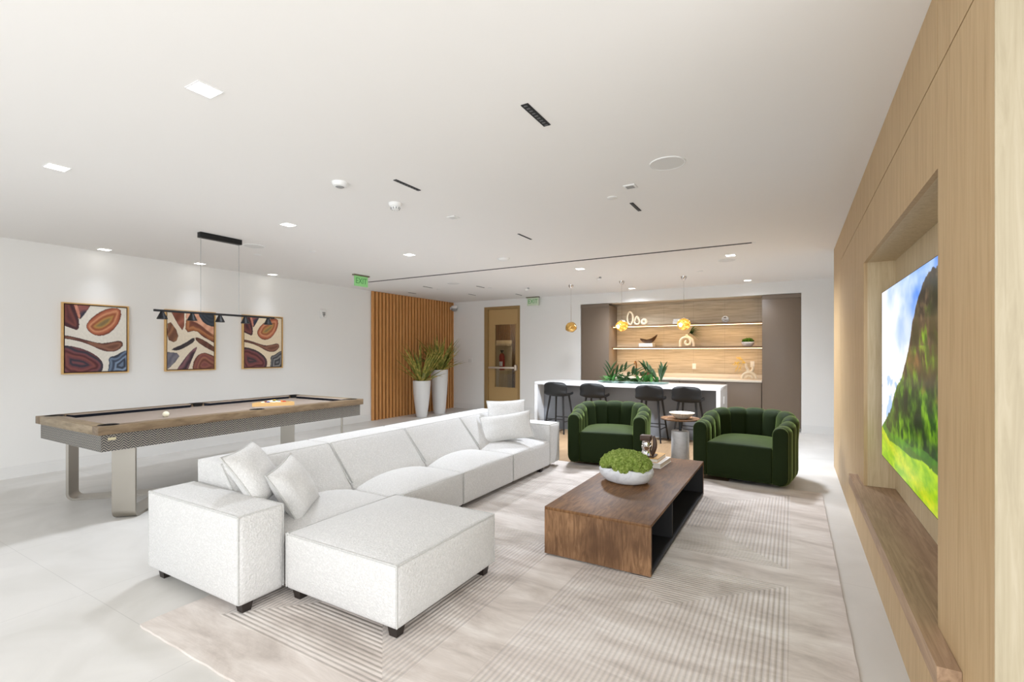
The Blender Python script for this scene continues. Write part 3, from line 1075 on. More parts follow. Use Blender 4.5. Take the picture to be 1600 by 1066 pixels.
# greenery in a long tray
gx, gy = -2.46, 8.42
t = thing('greenery_tray', 'long blue-green glass tray of tropical leaves on the island', 'planter', (gx, gy, IZ))
part('tray', MB().lathe([(.001, IZ), (.55, IZ), (.62, IZ + .012), (.64, IZ + .035), (.60, IZ + .03), (.001, IZ + .016)], (gx, gy), 40, 1.0, .2), M['tray'], t)
lf1, lf2 = MB(), MB()


def frond(mb, base, direc, length, count, leaf, width, rnd):
    d = Vector(direc).normalized()
    pts = [Vector(base) + d * length * s + Vector((0, 0, -.25 * length * s * s)) for s in np.linspace(0, 1, 8)]
    mb.tube([tuple(q) for q in pts], .006, 5)
    side = d.cross(Vector((0, 0, 1))).normalized()
    for i in range(count):
        s = .25 + .75 * i / (count - 1)
        q = pts[min(7, int(s * 7))]
        for sg in (-1, 1):
            dv = d * .75 + side * sg * .75 + Vector((0, 0, .35 + rnd.uniform(-.2, .3)))
            blade(mb, q, dv, leaf * 1.25 * (1 - .2 * s), width * 1.5, .25, n=6)


rnd = random.Random(11)
frond(lf1, (gx - .42, gy, IZ + .03), (.15, -.1, 1), .26, 3, .24, .034, rnd)
frond(lf1, (gx - .40, gy - .02, IZ + .05), (.8, -.1, .75), .40, 4, .25, .032, rnd)
frond(lf1, (gx - .1, gy - .05, IZ + .12), (.55, -.2, .2), .36, 5, .26, .036, rnd)
frond(lf1, (gx + .45, gy, IZ + .03), (-.55, 0, .75), .36, 4, .26, .034, rnd)
frond(lf1, (gx + .50, gy, IZ + .03), (.12, .1, 1), .22, 3, .24, .034, rnd)
for i in range(16):
    blade(lf1, (gx - .1 + .02 * rnd.uniform(-3, 6), gy - .05, IZ + .06), (rnd.uniform(-1, 1), rnd.uniform(-.6, .1), rnd.uniform(-.05, .35)), rnd.uniform(.25, .36), .05, .25)
for i in range(46):
    blade(lf2, (gx - .48 + .92 * i / 45, gy + rnd.uniform(-.08, .06), IZ + .03), (rnd.uniform(-1, 1), rnd.uniform(-.8, .4), rnd.uniform(0, .9)), rnd.uniform(.12, .22), .07, .3, n=5)
part('dark_fronds', lf1, M['green_leaf'], t, smooth=False)
part('low_leaves', lf2, M['green_leaf2'], t, smooth=False)
db = MB().lathe([(.001, .902), (.06, .902), (.105, .94), (.118, 1.0), (.108, 1.0), (.09, .95), (.001, .94)], (-2.70, 10.2), 28)
single('dark_bowl', db, M['driftwood'], 'dark brown bowl on the back counter, seen behind the island leaves', 'bowl', (-2.70, 10.2, .902))


# stools
def make_stool(label, loc, rz, group):
    t = thing('bar_stool', label, 'stool', loc, rz, group)
    def cen(v):
        if v < .45:
            s = v / .45
            return (.20 - .33 * s, .665 - .012 * math.sin(PI * s))
        if v < .7:
            s = (v - .45) / .25
            a = s * 1.42
            return (-.13 - .085 * math.sin(a), .665 + .085 * (1 - math.cos(a)))
        s = (v - .7) / .3
        return (-.215 - .045 * s, .737 + .16 * s)
    def wid(v):
        if v < .12:
            return .175 + .035 * math.sqrt(max(0, 1 - ((.12 - v) / .12) ** 2)) - .02
        if v > .78:
            return .222 * max(.03, (1 - ((v - .78) / .22) ** 3.6) ** (1 / 3.6))
        return .19 + .032 * min(1, (v - .12) / .4)
    def surf(off):
        def fn(u, v):
            a = 2 * u - 1
            v = v * .53 if v < .15 else (.08 + (v - .15) * .72 / .5 if v < .65 else 1 - .2 * ((1 - v) / .35) ** 1.8)
            y, z = cen(v)
            y2, z2 = cen(min(1, v + .02)); y1, z1 = cen(max(0, v - .02))
            ty_, tz_ = y2 - y1, z2 - z1
            l = math.hypot(ty_, tz_)
            ny, nz = tz_ / l, -ty_ / l       # points forward on the back, up on the seat
            w = wid(v)
            back = max(0, min(1, (v - .45) / .3))
            lift = .035 * abs(a) ** 3 * (1 - back) + .0
            fwd = .085 * abs(a) ** 2.4 * back
            return (a * w, y + ny * off + fwd, z + nz * off + lift)
        return fn
    sh = MB()
    nu, nv = 21, 44
    a = MB().grid(surf(.016), nu, nv)
    b = MB().grid(surf(-.016), nu, nv)
    sh.add(a.v, [tuple(reversed(q)) for q in a.f])
    sh.add(b.v, b.f)
    n0 = nu * nv
    rim = [i for i in range(nu)] + [j * nu + nu - 1 for j in range(1, nv)] + [(nv - 1) * nu + i for i in range(nu - 2, -1, -1)] + [j * nu for j in range(nv - 2, 0, -1)]
    fc = [(rim[i], rim[(i + 1) % len(rim)], n0 + rim[(i + 1) % len(rim)], n0 + rim[i]) for i in range(len(rim))]
    sh.f += fc
    sh.m += [0] * len(fc)
    part('shell', sh, M['stool'], t, world=False, sharp=60)
    for sx in (-1, 1):
        for sy in (-1, 1):
            part('leg', MB().tube([(sx * .13, sy * .11, .652), (sx * .20, sy * .205, 0)], [.0175, .0125], 12), M['stool_leg'], t, world=False)
    k = .615
    px_, py_ = .13 + .07 * k, .11 + .095 * k
    z = .652 * (1 - k)
    fr = MB()
    for p0, p1 in (((-px_, py_, z), (px_, py_, z)), ((-px_, -py_, z), (px_, -py_, z)), ((-px_, -py_, z - .04), (-px_, py_, z - .04)), ((px_, -py_, z - .04), (px_, py_, z - .04))):
        fr.tube([p0, p1], .008, 8)
    part('footrest', fr, M['stool_leg'], t, world=False)
    return t


sg = 'black bar stools along the island'
s0 = make_stool('black bar stool at the left end of the island', (-3.61, 7.88, 0), -.08, sg)
dup(s0, (-2.93, 7.88, 0), -.05, 'second black bar stool from the left, behind the left green armchair', sg)
dup(s0, (-1.975, 7.88, 0), -.06, 'third black bar stool from the left, left of the small round table', sg)
dup(s0, (-1.40, 7.88, 0), -.12, 'black bar stool nearest the right end of the island, behind the small round table', sg)


# pendants
def pendant(x, y, label, lit):
    t = thing('pendant_light', label, 'pendant light', (x, y, H), group='amber globe pendants')
    part('canopy', MB().lathe([(.001, H - .062), (.02, H - .06), (.042, H - .035), (.05, H - .002), (.05, H)], (x, y), 24), M['chrome'], t)
    part('cord', MB().cyl((x, y, H - .06), (x, y, 1.99), .003, n=6), M['chrome'], t)
    b = MB()
    bm = bmesh.new()
    bmesh.ops.create_icosphere(bm, subdivisions=4, radius=.105)
    o = Vector((x * 3, 4, 1))
    for v in bm.verts:
        q = v.co / .105
        v.co *= 1 + .10 * mnoise.noise(q * 1.6 + o) + .05 * mnoise.noise(q * 4 + o)
        v.co.z *= .93
    b.from_bm(bm, Matrix.Translation((x, y, 1.90)))
    part('globe', b, M['amber' if lit else 'amber_dim'], t)
    part('socket', MB().cyl((x, y, 1.985), (x, y, 2.01), .016, n=12), M['chrome'], t)
    if lit:
        part('bulb', MB().sphere((x - .035, y - .085, 1.885), .034, 14, 8), M['bulb'], t)


pendant(-3.655, 8.5, 'unlit bronze glass globe pendant, leftmost above the island', False)
pendant(-2.67, 8.5, 'glowing amber globe pendant in front of the shelf of ring sculptures', True)
pendant(-1.60, 8.5, 'glowing amber globe pendant in front of the pretzel-loop vase, rightmost of three', True)

# ------------------------------------------------------------------ rug
rg = MB()
RX0, RX1, RY0, RY1 = -2.93, .247, 1.19, 5.75
rnd = random.Random(2)
n = 60
edge = []
for i in range(n): edge.append((RX0 + (RX1 - RX0) * i / n, RY0))
for i in range(n): edge.append((RX1, RY0 + (RY1 - RY0) * i / n))
for i in range(n): edge.append((RX1 - (RX1 - RX0) * i / n, RY1))
for i in range(n): edge.append((RX0, RY1 - (RY1 - RY0) * i / n))
edge = [(x + rnd.uniform(-.003, .003), y + rnd.uniform(-.003, .003)) for x, y in edge]
rg.prism(edge, 'z', .0, .011)
rug = single('area_rug', rg, M['rug'], 'large beige rug carved with nested rectangular ribs, under the seating group', 'rug', (0, 0, 0))

# ------------------------------------------------------------------ sofa
RUGZ = .011


def welt(mb, pts, r=.006, closed=True):
    mb.tube(pts, r, 6, closed=closed)


sofa = thing('sectional_sofa', 'long white boucle sectional sofa with its back to the pool table', 'sofa', (-3.0, 3.5, 0))
SX0, SX1 = -3.53, -2.545


def arm(y0, y1):
    o = part('armrest', MB().puff(SX0, SX1, y0, y1, .06, .546, .026, 12, top=.014, xp=.018, xm=.014, ym=.024, yp=.008), M['boucle'], sofa)
    wl = MB()
    e = .007
    z = .540
    welt(wl, [(SX0 + e, y0 + e, z), (SX1 - e, y0 + e, z), (SX1 - e, y1 - e, z), (SX0 + e, y1 - e, z)], .0065)
    for x, y in ((SX1 - e, y0 + e), (SX1 - e, y1 - e), (SX0 + e, y0 + e)):
        welt(wl, [(x, y, .075), (x, y, z)], .006, False)
    pp = mesh_obj('piping', wl, M['piping'], o, at=sofa.location)
    return o


a0 = arm(1.48, 1.755)
a1 = arm(5.283, 5.555)
ys = [1.765, 2.635, 3.503, 4.392, 5.273]
for i in range(4):
    y0, y1 = ys[i] + .004, ys[i + 1] - .004
    o = part('seat', MB().puff(-3.26, -2.54, y0, y1, .06, .352, .02, 12, top=.06, xp=.012), M['boucle'], sofa)
    wl = MB()
    welt(wl, [(-2.546, y0 + .006, .075), (-2.546, y0 + .006, .342), (-2.546, y1 - .006, .342), (-2.546, y1 - .006, .075)], .0055, False)
    mesh_obj('piping', wl, M['piping'], o, at=sofa.location)

    def slope(q):
        k = max(0., min(1., (q.x - SX0) / .29))
        return Vector((q.x + k * (.69 - q.z) * .86 * (1 if q.z > .36 else (q.z / .36)), q.y, q.z))
    b0 = y0 if i else 1.70
    b1 = y1 if i < 3 else 5.335
    if i == 0: b0 = y0 - .0
    if i == 3: b1 = y1
    o = part('backrest', MB().puff(SX0, -3.24, b0, b1, .06, .692, .022, 10, top=.006, xp=.022, xm=.01, warp=slope), M['boucle'], sofa)
    wl = MB()
    welt(wl, [(-2.985, b0 + .008, .40), (-3.246, b0 + .008, .684), (-3.246, b1 - .008, .684), (-2.985, b1 - .008, .40)], .0055, False)
    welt(wl, [(SX0 + .007, b0 + .008, .684), (SX0 + .007, b1 - .008, .684)], .0055, False)
    mesh_obj('piping', wl, M['piping'], o, at=sofa.location)


def leg(mb, x, y, z0, z1, w=.03):
    k = .72
    mb.add([(x - w * k, y - w * k, z0), (x + w * k, y - w * k, z0), (x + w * k, y + w * k, z0), (x - w * k, y + w * k, z0),
            (x - w, y - w, z1), (x + w, y - w, z1), (x + w, y + w, z1), (x - w, y + w, z1)],
           [(3, 2, 1, 0), (4, 5, 6, 7), (0, 1, 5, 4), (1, 2, 6, 5), (2, 3, 7, 6), (3, 0, 4, 7)])
    return mb


for x, y in ((-2.595, 1.545), (-3.44, 1.545), (-2.595, 5.10), (-3.44, 5.48), (-2.60, 3.50), (-3.44, 3.5)):
    part('leg', leg(MB(), x, y, RUGZ if x > RX0 else .0, .068, .033), M['sofa_leg'], sofa)
part('fabric_tag', MB().box(SX0 - .028, SX0 + .002, 1.535, 1.539, .155, .20), M['black_plastic'], sofa)

ott = thing('ottoman', 'square white boucle ottoman pushed against the front of the sofa', 'ottoman', (-2.09, 2.18, RUGZ))
OX0, OX1, OY0, OY1 = -2.515, -1.655, 1.735, 2.625
o = part('body', MB().puff(OX0, OX1, OY0, OY1, .068, .386, .026, 14, top=.048, xp=.02, ym=.02), M['boucle'], ott)
wl = MB()
e = .006
welt(wl, [(OX0 + e, OY0 + e, .382), (OX1 - e, OY0 + e, .382), (OX1 - e, OY1 - e, .382), (OX0 + e, OY1 - e, .382)], .006)
for x, y in ((OX0 + e, OY0 + e), (OX1 - e, OY0 + e), (OX1 - e, OY1 - e)):
    welt(wl, [(x, y, .08), (x, y, .382)], .0055, False)
mesh_obj('piping', wl, M['piping'], o, at=ott.location)
for x, y in ((OX0 + .06, OY0 + .06), (OX1 - .06, OY0 + .06), (OX1 - .06, OY1 - .06), (OX0 + .06, OY1 - .06)):
    part('leg', leg(MB(), x, y, RUGZ, .075, .033), M['sofa_leg'], ott)


def cushion(label, loc, az, rollv, tilt, w, hh, th, seed):
    rnd = random.Random(seed)
    o1 = Vector((rnd.uniform(0, 9), rnd.uniform(0, 9), rnd.uniform(0, 9)))
    n = 22
    def sheet(sgn):
        def fn(u, v):
            a, b = 2 * u - 1, 2 * v - 1
            pin_x = 1 - .085 * (1 - b * b) * 1.0
            pin_y = 1 - .085 * (1 - a * a) * 1.0
            t_ = th * .5 * (max(0, 1 - abs(a) ** 2.6) * max(0, 1 - abs(b) ** 2.6)) ** .55
            wr = .010 * mnoise.noise(Vector((a * 2.2, b * 2.2, sgn * 3)) + o1) * (1 - max(abs(a), abs(b)) ** 6)
            return (a * w / 2 * pin_x, sgn * t_ + wr, b * hh / 2 * pin_y)
        return fn
    mb = MB()
    A = MB().grid(sheet(-1), n, n)
    B = MB().grid(sheet(1), n, n)
    mb.add(A.v, A.f)
    mb.add(B.v, [tuple(reversed(q)) for q in B.f])
    Mx = Matrix.Translation(loc) @ Matrix.Rotation(az, 4, 'Z') @ Matrix.Rotation(rollv, 4, 'Y') @ Matrix.Rotation(tilt, 4, 'X')
    t = thing('cushion', label, 'cushion', loc, group='white cushions on the sofa')
    mb.rot(Mx)
    part('cover', mb, M['boucle_pillow'], t, sharp=80)
    rim = [i for i in range(n)] + [j * n + n - 1 for j in range(1, n)] + [(n - 1) * n + i for i in range(n - 2, -1, -1)] + [j * n for j in range(n - 2, 0, -1)]
    part('piping', MB().tube([mb.v[i] for i in rim], .0055, 6, closed=True), M['piping'], t)
    return t


cushion('white boucle cushion leaning in the near corner of the sofa, back one of the pair', (-2.985, 1.85, .645), 2.136, -.079, -.60, .385, .385, .17, 1)
cushion('white boucle cushion slumped forward in the near sofa corner, front one of the pair', (-2.83, 2.02, .535), 2.137, -.179, -.50, .37, .375, .17, 2)
cushion('upright white cushion at the far sofa end, standing behind the oblong one', (-2.97, 4.97, .665), .568, -.043, -.60, .47, .42, .15, 3)
cushion('oblong white lumbar cushion at the far end of the sofa', (-2.86, 4.78, .563), .537, -.141, -.5, .60, .33, .15, 4)

# ------------------------------------------------------------------ coffee table
TX0, TX1, TY0, TY1, TZ = -1.503, -.766, 3.03, 5.07, .347
t = thing('coffee_table', 'long low brown wood coffee table, open along its sides', 'coffee table', (-1.13, 4.05, RUGZ))
tb = MB()
tb.bbox(TX0, TX1, TY0, TY1, TZ - .022, TZ, .003)
part('top', tb, M['walnut'], t)
for y0, y1 in ((TY0, TY0 + .022), (TY1 - .022, TY1)):
    part('end_panel', MB().box(TX0 + .0005, TX1 - .0005, y0 + .0005, y1 - .0005, .022, TZ - .021), M['walnut_v'], t)
part('bottom_shelf', MB().box(TX0 + .002, TX1 - .002, TY0 + .022, TY1 - .022, .022, .045), M['table_inside'], t)
ins = MB()
ins.box(TX0 + .004, TX1 - .004, TY0 + .022, TY0 + .026, .045, TZ - .022).box(TX0 + .004, TX1 - .004, TY1 - .026, TY1 - .022, .045, TZ - .022)
ins.box(TX0 + .004, TX1 - .004, TY0 + .026, TY1 - .026, TZ - .026, TZ - .022)
part('lining', ins, M['table_inside'], t)
part('divider', MB().box(TX0 + .01, TX1 - .012, 3.69, 3.71, .045, TZ - .026), M['table_inside'], t)
part('plinth', MB().box(TX0 + .03, TX1 - .03, TY0 + .03, TY1 - .03, RUGZ, .022), M['table_inside'], t)

# moss bowl on the table
bx_, by_ = -1.205, 3.955
t = thing('moss_bowl', 'white oval stone bowl heaped with green moss on the coffee table', 'planter', (bx_, by_, TZ))
prof = [(.001, TZ), (.13, TZ), (.18, TZ + .018), (.215, TZ + .06), (.222, TZ + .10), (.212, TZ + .125), (.2, TZ + .128), (.19, TZ + .11), (.001, TZ + .09)]
b = MB().lathe(prof, (0, 0), 48, 1.0, .86)
b.v = [(x * (1 + .03 * math.cos(2 * math.atan2(y, x) + .8)) + bx_, y * (1 + .03 * math.cos(2 * math.atan2(y, x) + .8)) + by_, z + (.010 * math.sin(3 * math.atan2(y, x)) if z > TZ + .1 else 0)) for x, y, z in b.v]
part('bowl', b, M['marble_bowl'], t)
ms = MB()
clumps(ms, (bx_, by_), .185, .16, TZ + .118, .10, 150, .030, .045, 5, 3, .30)
part('moss', ms, M['moss'], t)

# books and figure
bkx, bky = -1.185, 4.72
g2 = 'books on the coffee table'
book(bkx + .0, bky, TZ, .27, .36, .045, -.05, 'white_cover', 'wide white book lying lowest on the coffee table', g2)
book(bkx - .02, bky, TZ + .045, .23, .31, .036, -.02, 'tan_cover', 'tan-covered book on top of the white book on the coffee table', g2)
fz = TZ + .081
t = thing('metal_figure', 'small polished metal sculpture on a dark plate on the tan book', 'sculpture', (bkx - .03, bky - .02, fz))
fx, fy = bkx - .035, bky - .06
part('base_plate', MB().bbox(fx - .085, fx + .085, fy - .07, fy + .09, fz, fz + .012, .003), M['brown_plate'], t)
fb = MB().lathe([(.001, .012), (.058, .012), (.05, .03), (.042, .06), (.05, .085), (.05, .1), (.04, .105), (.046, .115), (.044, .13), (.036, .135), (.04, .142), (.04, .15), (.001, .15)], (fx, fy), 24)
fb.v = [(x, y, z + fz) for x, y, z in fb.v]
part('body', fb, M['chrome'], t)
hd = MB().puff(fx - .055, fx + .045, fy - .04, fy + .04, fz + .148, fz + .2, .008, 3)
hd.tube([(fx + .05 + .03 * math.sin(a), fy, fz + .012 + .185 * (a / 2.6)) for a in np.linspace(0, 2.6, 8)], [.016, .02, .022, .022, .02, .018, .015, .012], 10)
part('head', hd, M['brown_plate'], t)


# ------------------------------------------------------------------ armchairs
def make_chair(label, loc, rz, group):
    t = thing('armchair', label, 'armchair', loc, rz, group)
    # plan path of the curved wall, centreline
    path = []
    r = .40
    L1 = .44
    arc = PI * r
    tot = 2 * L1 + arc
    def pt(s):
        if s < L1:
            k = s / L1
            return Vector((-r - .012 * math.sin(PI * k * .5), .03 + s, 0)), Vector((-1, 0, 0))
        if s > L1 + arc:
            k = (tot - s) / L1
            return Vector((r + .012 * math.sin(PI * k * .5), .03 + (tot - s), 0)), Vector((1, 0, 0))
        a = PI - (s - L1) / r
        rr = r + .012
        return Vector((rr * math.cos(a), .03 + L1 + rr * math.sin(a) * .95, 0)), Vector((math.cos(a), math.sin(a), 0))
    NC = 11
    per = 10
    ns = NC * per + 1
    th = .075
    nm = 26
    def section(zt):
        out = []
        hh = zt - th
        for k in range(5):                     # rounded outer foot
            a = -PI / 2 + (PI / 2) * k / 4
            out.append((th - .075 + .075 * math.cos(a), .125 + .09 * math.sin(a), math.cos(a), math.sin(a)))
        for k in range(1, 6):
            out.append((th, .125 + (hh - .125) * k / 6, 1, 0))
        for k in range(0, 11):
            a = PI * k / 10
            out.append((th * math.cos(a), hh + th * math.sin(a), math.cos(a), math.sin(a)))
        for k in range(1, 8):
            z = hh - (hh - .05) * k / 7
            out.append((-th + .0 * k, z, -1, 0))
        return out
    wall = MB()
    rows = []
    for i in range(ns):
        s = tot * i / (ns - 1)
        p, nrm = pt(s)
        k = min(s, tot - s) / (tot / 2)
        sm = max(0, min(1, (k - .12) / .6))
        sm = sm * sm * (3 - 2 * sm)
        zt = .63 + .095 * sm
        ph = (i % per) / per
        bul = .024 * math.sin(PI * ph) ** .5 if i % per else 0.0
        row = []
        for (o, z, no, nz) in section(zt):
            bb = bul - .010
            lean = -.03 * max(0, min(1, (z - .45) / .25)) * (-1) * sm
            row.append(p + nrm * (o + no * bb + lean) + Vector((0, 0, z + nz * bb)))
        rows.append(row)
    m_ = len(rows[0])
    wall.add([q for rw in rows for q in rw], [(i * m_ + j, i * m_ + j + 1, (i + 1) * m_ + j + 1, (i + 1) * m_ + j) for i in range(ns - 1) for j in range(m_ - 1)])
    part('channel_back', wall, M['velvet'], t, world=False, sharp=70)
    for sx in (-1, 1):
        cap = MB()
        sec = section(.635)
        cz = .33
        rws = []
        for (dy, sc) in ((.045, 1.0), (.0, 1.0), (-.018, .985), (-.03, .93), (-.036, .80)):
            rws.append([Vector((sx * (r + (o * sc)), .03 + dy, cz + (z - cz) * (1 - (1 - sc) * .25))) for (o, z, a, b_) in sec])
        n_ = len(sec)
        vv = [q for rw in rws for q in rw]
        ff = [(i * n_ + j, i * n_ + (j + 1) % n_, (i + 1) * n_ + (j + 1) % n_, (i + 1) * n_ + j) for i in range(len(rws) - 1) for j in range(n_)]
        ff.append(tuple((len(rws) - 1) * n_ + j for j in range(n_)))
        if sx < 0:
            ff = [tuple(reversed(q)) for q in ff]
        cap.add(vv, ff)
        part('arm_front', cap, M['velvet'], t, world=False, sharp=50)
    def back_round(q):
        # narrow the seat towards the back so it follows the curved wall
        k = max(0, (q.y - .45) / .4)
        return Vector((q.x * (1 - .28 * min(1, k) ** 2), q.y, q.z))
    part('seat', MB().puff(-.328, .328, .0, .80, .045, .42, .022, 12, top=.035, ym=.006, warp=back_round), M['velvet'], t, world=False)
    part('plinth', MB().lathe([(.29, 0), (.29, .05)], (0, .43), 32), M['black_plastic'], t, world=False)
    return t


ga = 'green velvet armchairs beyond the coffee table'
c0 = make_chair('green velvet channel-back armchair on the right, beside the oak wall', (-.515, 5.69, RUGZ), -.13, ga)
dup(c0, (-1.99, 5.69, RUGZ), .19, 'green velvet channel-back armchair on the left, beside the sofa end', ga)

# side table
sx_, sy_ = -1.235, 6.33
t = thing('side_table', 'small round table on a marble drum between the two green armchairs', 'side table', (sx_, sy_, 0))
part('drum', MB().lathe([(.001, .003), (.108, .003), (.112, .01), (.106, .43), (.1, .435), (.001, .435)], (sx_, sy_), 40), M['marble'], t)
part('stem', MB().cyl((sx_, sy_, .43), (sx_, sy_, .575), .018, n=16), M['pewter'], t)
part('disc_top', MB().lathe([(.001, .572), (.20, .572), (.232, .578), (.238, .592), (.234, .596), (.226, .589), (.001, .589)], (sx_, sy_), 48), M['walnut'], t)
bz = .589
pr = [(.001, bz + .004), (.045, bz + .002), (.06, bz + .012), (.10, bz + .045), (.128, bz + .075), (.124, bz + .077), (.09, bz + .048), (.05, bz + .018), (.001, bz + .014)]
b = MB().lathe([(r_ * 1.2, z_) for r_, z_ in pr], (0, 0), 176)
b.v = [(x * k_ + sx_ + .02, y * k_ + sy_, z_) for x, y, z_ in b.v for k_ in [1 + (.055 * math.cos(22 * math.atan2(y, x)) if math.hypot(x, y) > .07 and z_ < bz + .07 else 0)]]
single('ribbed_bowl', b, mat('cream_ribbed_ceramic', (232, 224, 206), .6), 'cream ribbed bowl on the small round table', 'bowl', (sx_ + .02, sy_, bz), sharp=20)

# ------------------------------------------------------------------ floor vases
for (vx, vy, hh, r0, r1, lab, plab, seed) in ((-7.10, 8.22, .80, .118, .195, 'shorter white tapered floor planter in front of the slat wall', 'spiky green-yellow plant in the shorter white floor planter', 1),
                                              (-7.15, 8.90, 1.02, .135, .20, 'taller white tapered floor planter behind the shorter one', 'spiky green-yellow plant in the taller white floor planter', 2)):
    pr = [(.001, .0), (r0 * .95, 0), (r0, .01)] + [(r0 + (r1 - r0) * (1 - (1 - s) ** 1.6), .01 + (hh - .02) * s) for s in np.linspace(.1, 1, 9)] + [(r1 * .985, hh), (r1 * .90, hh), (r1 * .88, hh - .06), (.001, hh - .06)]
    t = thing('floor_planter', lab, 'planter', (vx, vy, 0), group='white floor planters by the slat wall')
    part('pot', MB().lathe(pr, (vx, vy), 44), M['ceramic'], t)
    part('bark_fill', MB().lathe([(r1 * .87, hh - .062), (r1 * .87, hh - .05), (.001, hh - .035)], (vx, vy), 30), M['soil'], t)
    lv = MB()
    rnd = random.Random(seed)
    for i in range(46):
        a = rnd.uniform(0, 2 * PI)
        up = rnd.uniform(.4, 2.4)
        q = (math.cos(a), math.sin(a), up)
        if math.cos(a) < -.25: q = (math.cos(a) * .35, math.sin(a), up)
        ln = rnd.uniform(.7, 1.02) if up > 1.1 else rnd.uniform(.6, .85)
        blade(lv, (vx + .05 * math.cos(a), vy + .05 * math.sin(a), hh - .05), q, ln, rnd.uniform(.045, .068), rnd.uniform(.04, .38), n=9, fold=.2)
    single('spiky_plant', lv, M['blade_leaf'], plab, 'plant', (vx, vy, hh - .05), group='spiky plants by the slat wall', smooth=False)

# ------------------------------------------------------------------ pool table
PX0, PX1, PY0, PY1, PZ = -6.185, -4.815, 1.675, 4.44, .82
t = thing('pool_table', 'pool table with wood rails, grey woven sides and metal legs', 'pool table', ((PX0 + PX1) / 2, (PY0 + PY1) / 2, 0))
rw = .115        # wood rail width
for nm, bx4, mt in (('side_rail', (PX0, PX0 + rw, PY0, PY1), 'rail'), ('side_rail', (PX1 - rw, PX1, PY0, PY1), 'rail'),
                    ('end_rail', (PX0 + rw, PX1 - rw, PY0, PY0 + rw), 'rail_end'), ('end_rail', (PX0 + rw, PX1 - rw, PY1 - rw, PY1), 'rail_end')):
    part(nm, MB().bbox(*bx4, PZ - .07, PZ, .004), M[mt], t)
part('slate', MB().box(PX0 + .06, PX1 - .06, PY0 + .06, PY1 - .06, PZ - .10, PZ - .035), M['cloth'], t)
ap = MB()
ai = .03
ap.box(PX0 + ai, PX0 + ai + .03, PY0 + ai, PY1 - ai, .61, PZ - .071).box(PX1 - ai - .03, PX1 - ai, PY0 + ai, PY1 - ai, .61, PZ - .071)
ap.box(PX0 + ai + .03, PX1 - ai - .03, PY0 + ai, PY0 + ai + .03, .61, PZ - .071).box(PX0 + ai + .03, PX1 - ai - .03, PY1 - ai - .03, PY1 - ai, .61, PZ - .071)
part('apron', ap, M['weave'], t)
part('underside', MB().box(PX0 + ai + .03, PX1 - ai - .03, PY0 + ai + .03, PY1 - ai - .03, .63, .66), M['black_plastic'], t)
cx_, cy_ = (PX0 + PX1) / 2, (PY0 + PY1) / 2
cw = .05


def cushion_rail(x0, x1, y0, y1, inner):
    """bar whose nose slopes down on the playing side"""
    q = MB()
    zt, zb = PZ - .001, PZ - .036
    if inner in ('+x', '-x'):
        s = 1 if inner == '+x' else -1
        a, b = (x0, x1) if s > 0 else (x1, x0)
        q.add([(a, y0, zb), (a, y0, zt), (b, y0 + .04, zt - .006), (b - s * .015, y0 + .03, zb), (a, y1, zb), (a, y1, zt), (b, y1 - .04, zt - .006), (b - s * .015, y1 - .03, zb)],
              [(0, 1, 2, 3), (7, 6, 5, 4), (1, 5, 6, 2), (2, 6, 7, 3), (0, 3, 7, 4), (0, 4, 5, 1)])
    else:
        s = 1 if inner == '+y' else -1
        a, b = (y0, y1) if s > 0 else (y1, y0)
        q.add([(x0, a, zb), (x0, a, zt), (x0 + .04, b, zt - .006), (x0 + .03, b - s * .015, zb), (x1, a, zb), (x1, a, zt), (x1 - .04, b, zt - .006), (x1 - .03, b - s * .015, zb)],
              [(0, 1, 2, 3), (7, 6, 5, 4), (1, 5, 6, 2), (2, 6, 7, 3), (0, 3, 7, 4), (0, 4, 5, 1)])
    return q


pg_ = .075


def crail(q):
    q.m = [0, 0, 1, 0, 0, 0]
    part('cushion_rail', q, [M['cushion_shade'], M['cloth']], t, smooth=False)


for x0, x1, dr_ in ((PX0 + rw, PX0 + rw + cw, '+x'), (PX1 - rw - cw, PX1 - rw, '-x')):
    for y0, y1 in ((PY0 + rw + pg_, cy_ - .07), (cy_ + .07, PY1 - rw - pg_)):
        crail(cushion_rail(x0, x1, y0, y1, dr_))
for y0, y1, dr_ in ((PY0 + rw, PY0 + rw + cw, '+y'), (PY1 - rw - cw, PY1 - rw, '-y')):
    crail(cushion_rail(PX0 + rw + pg_, PX1 - rw - pg_, y0, y1, dr_))
for x in (PX0 + rw - .008, PX1 - rw + .008):
    for y in (PY0 + rw - .008, cy_, PY1 - rw + .008):
        xx = x if y != cy_ else x + (-.02 if x < cx_ else .02)
        part('pocket', MB().lathe([(.001, PZ - .034), (.056, PZ - .034), (.062, PZ - .0), (.068, PZ + .0015), (.074, PZ)], (xx, y), 28), M['pocket'], t)
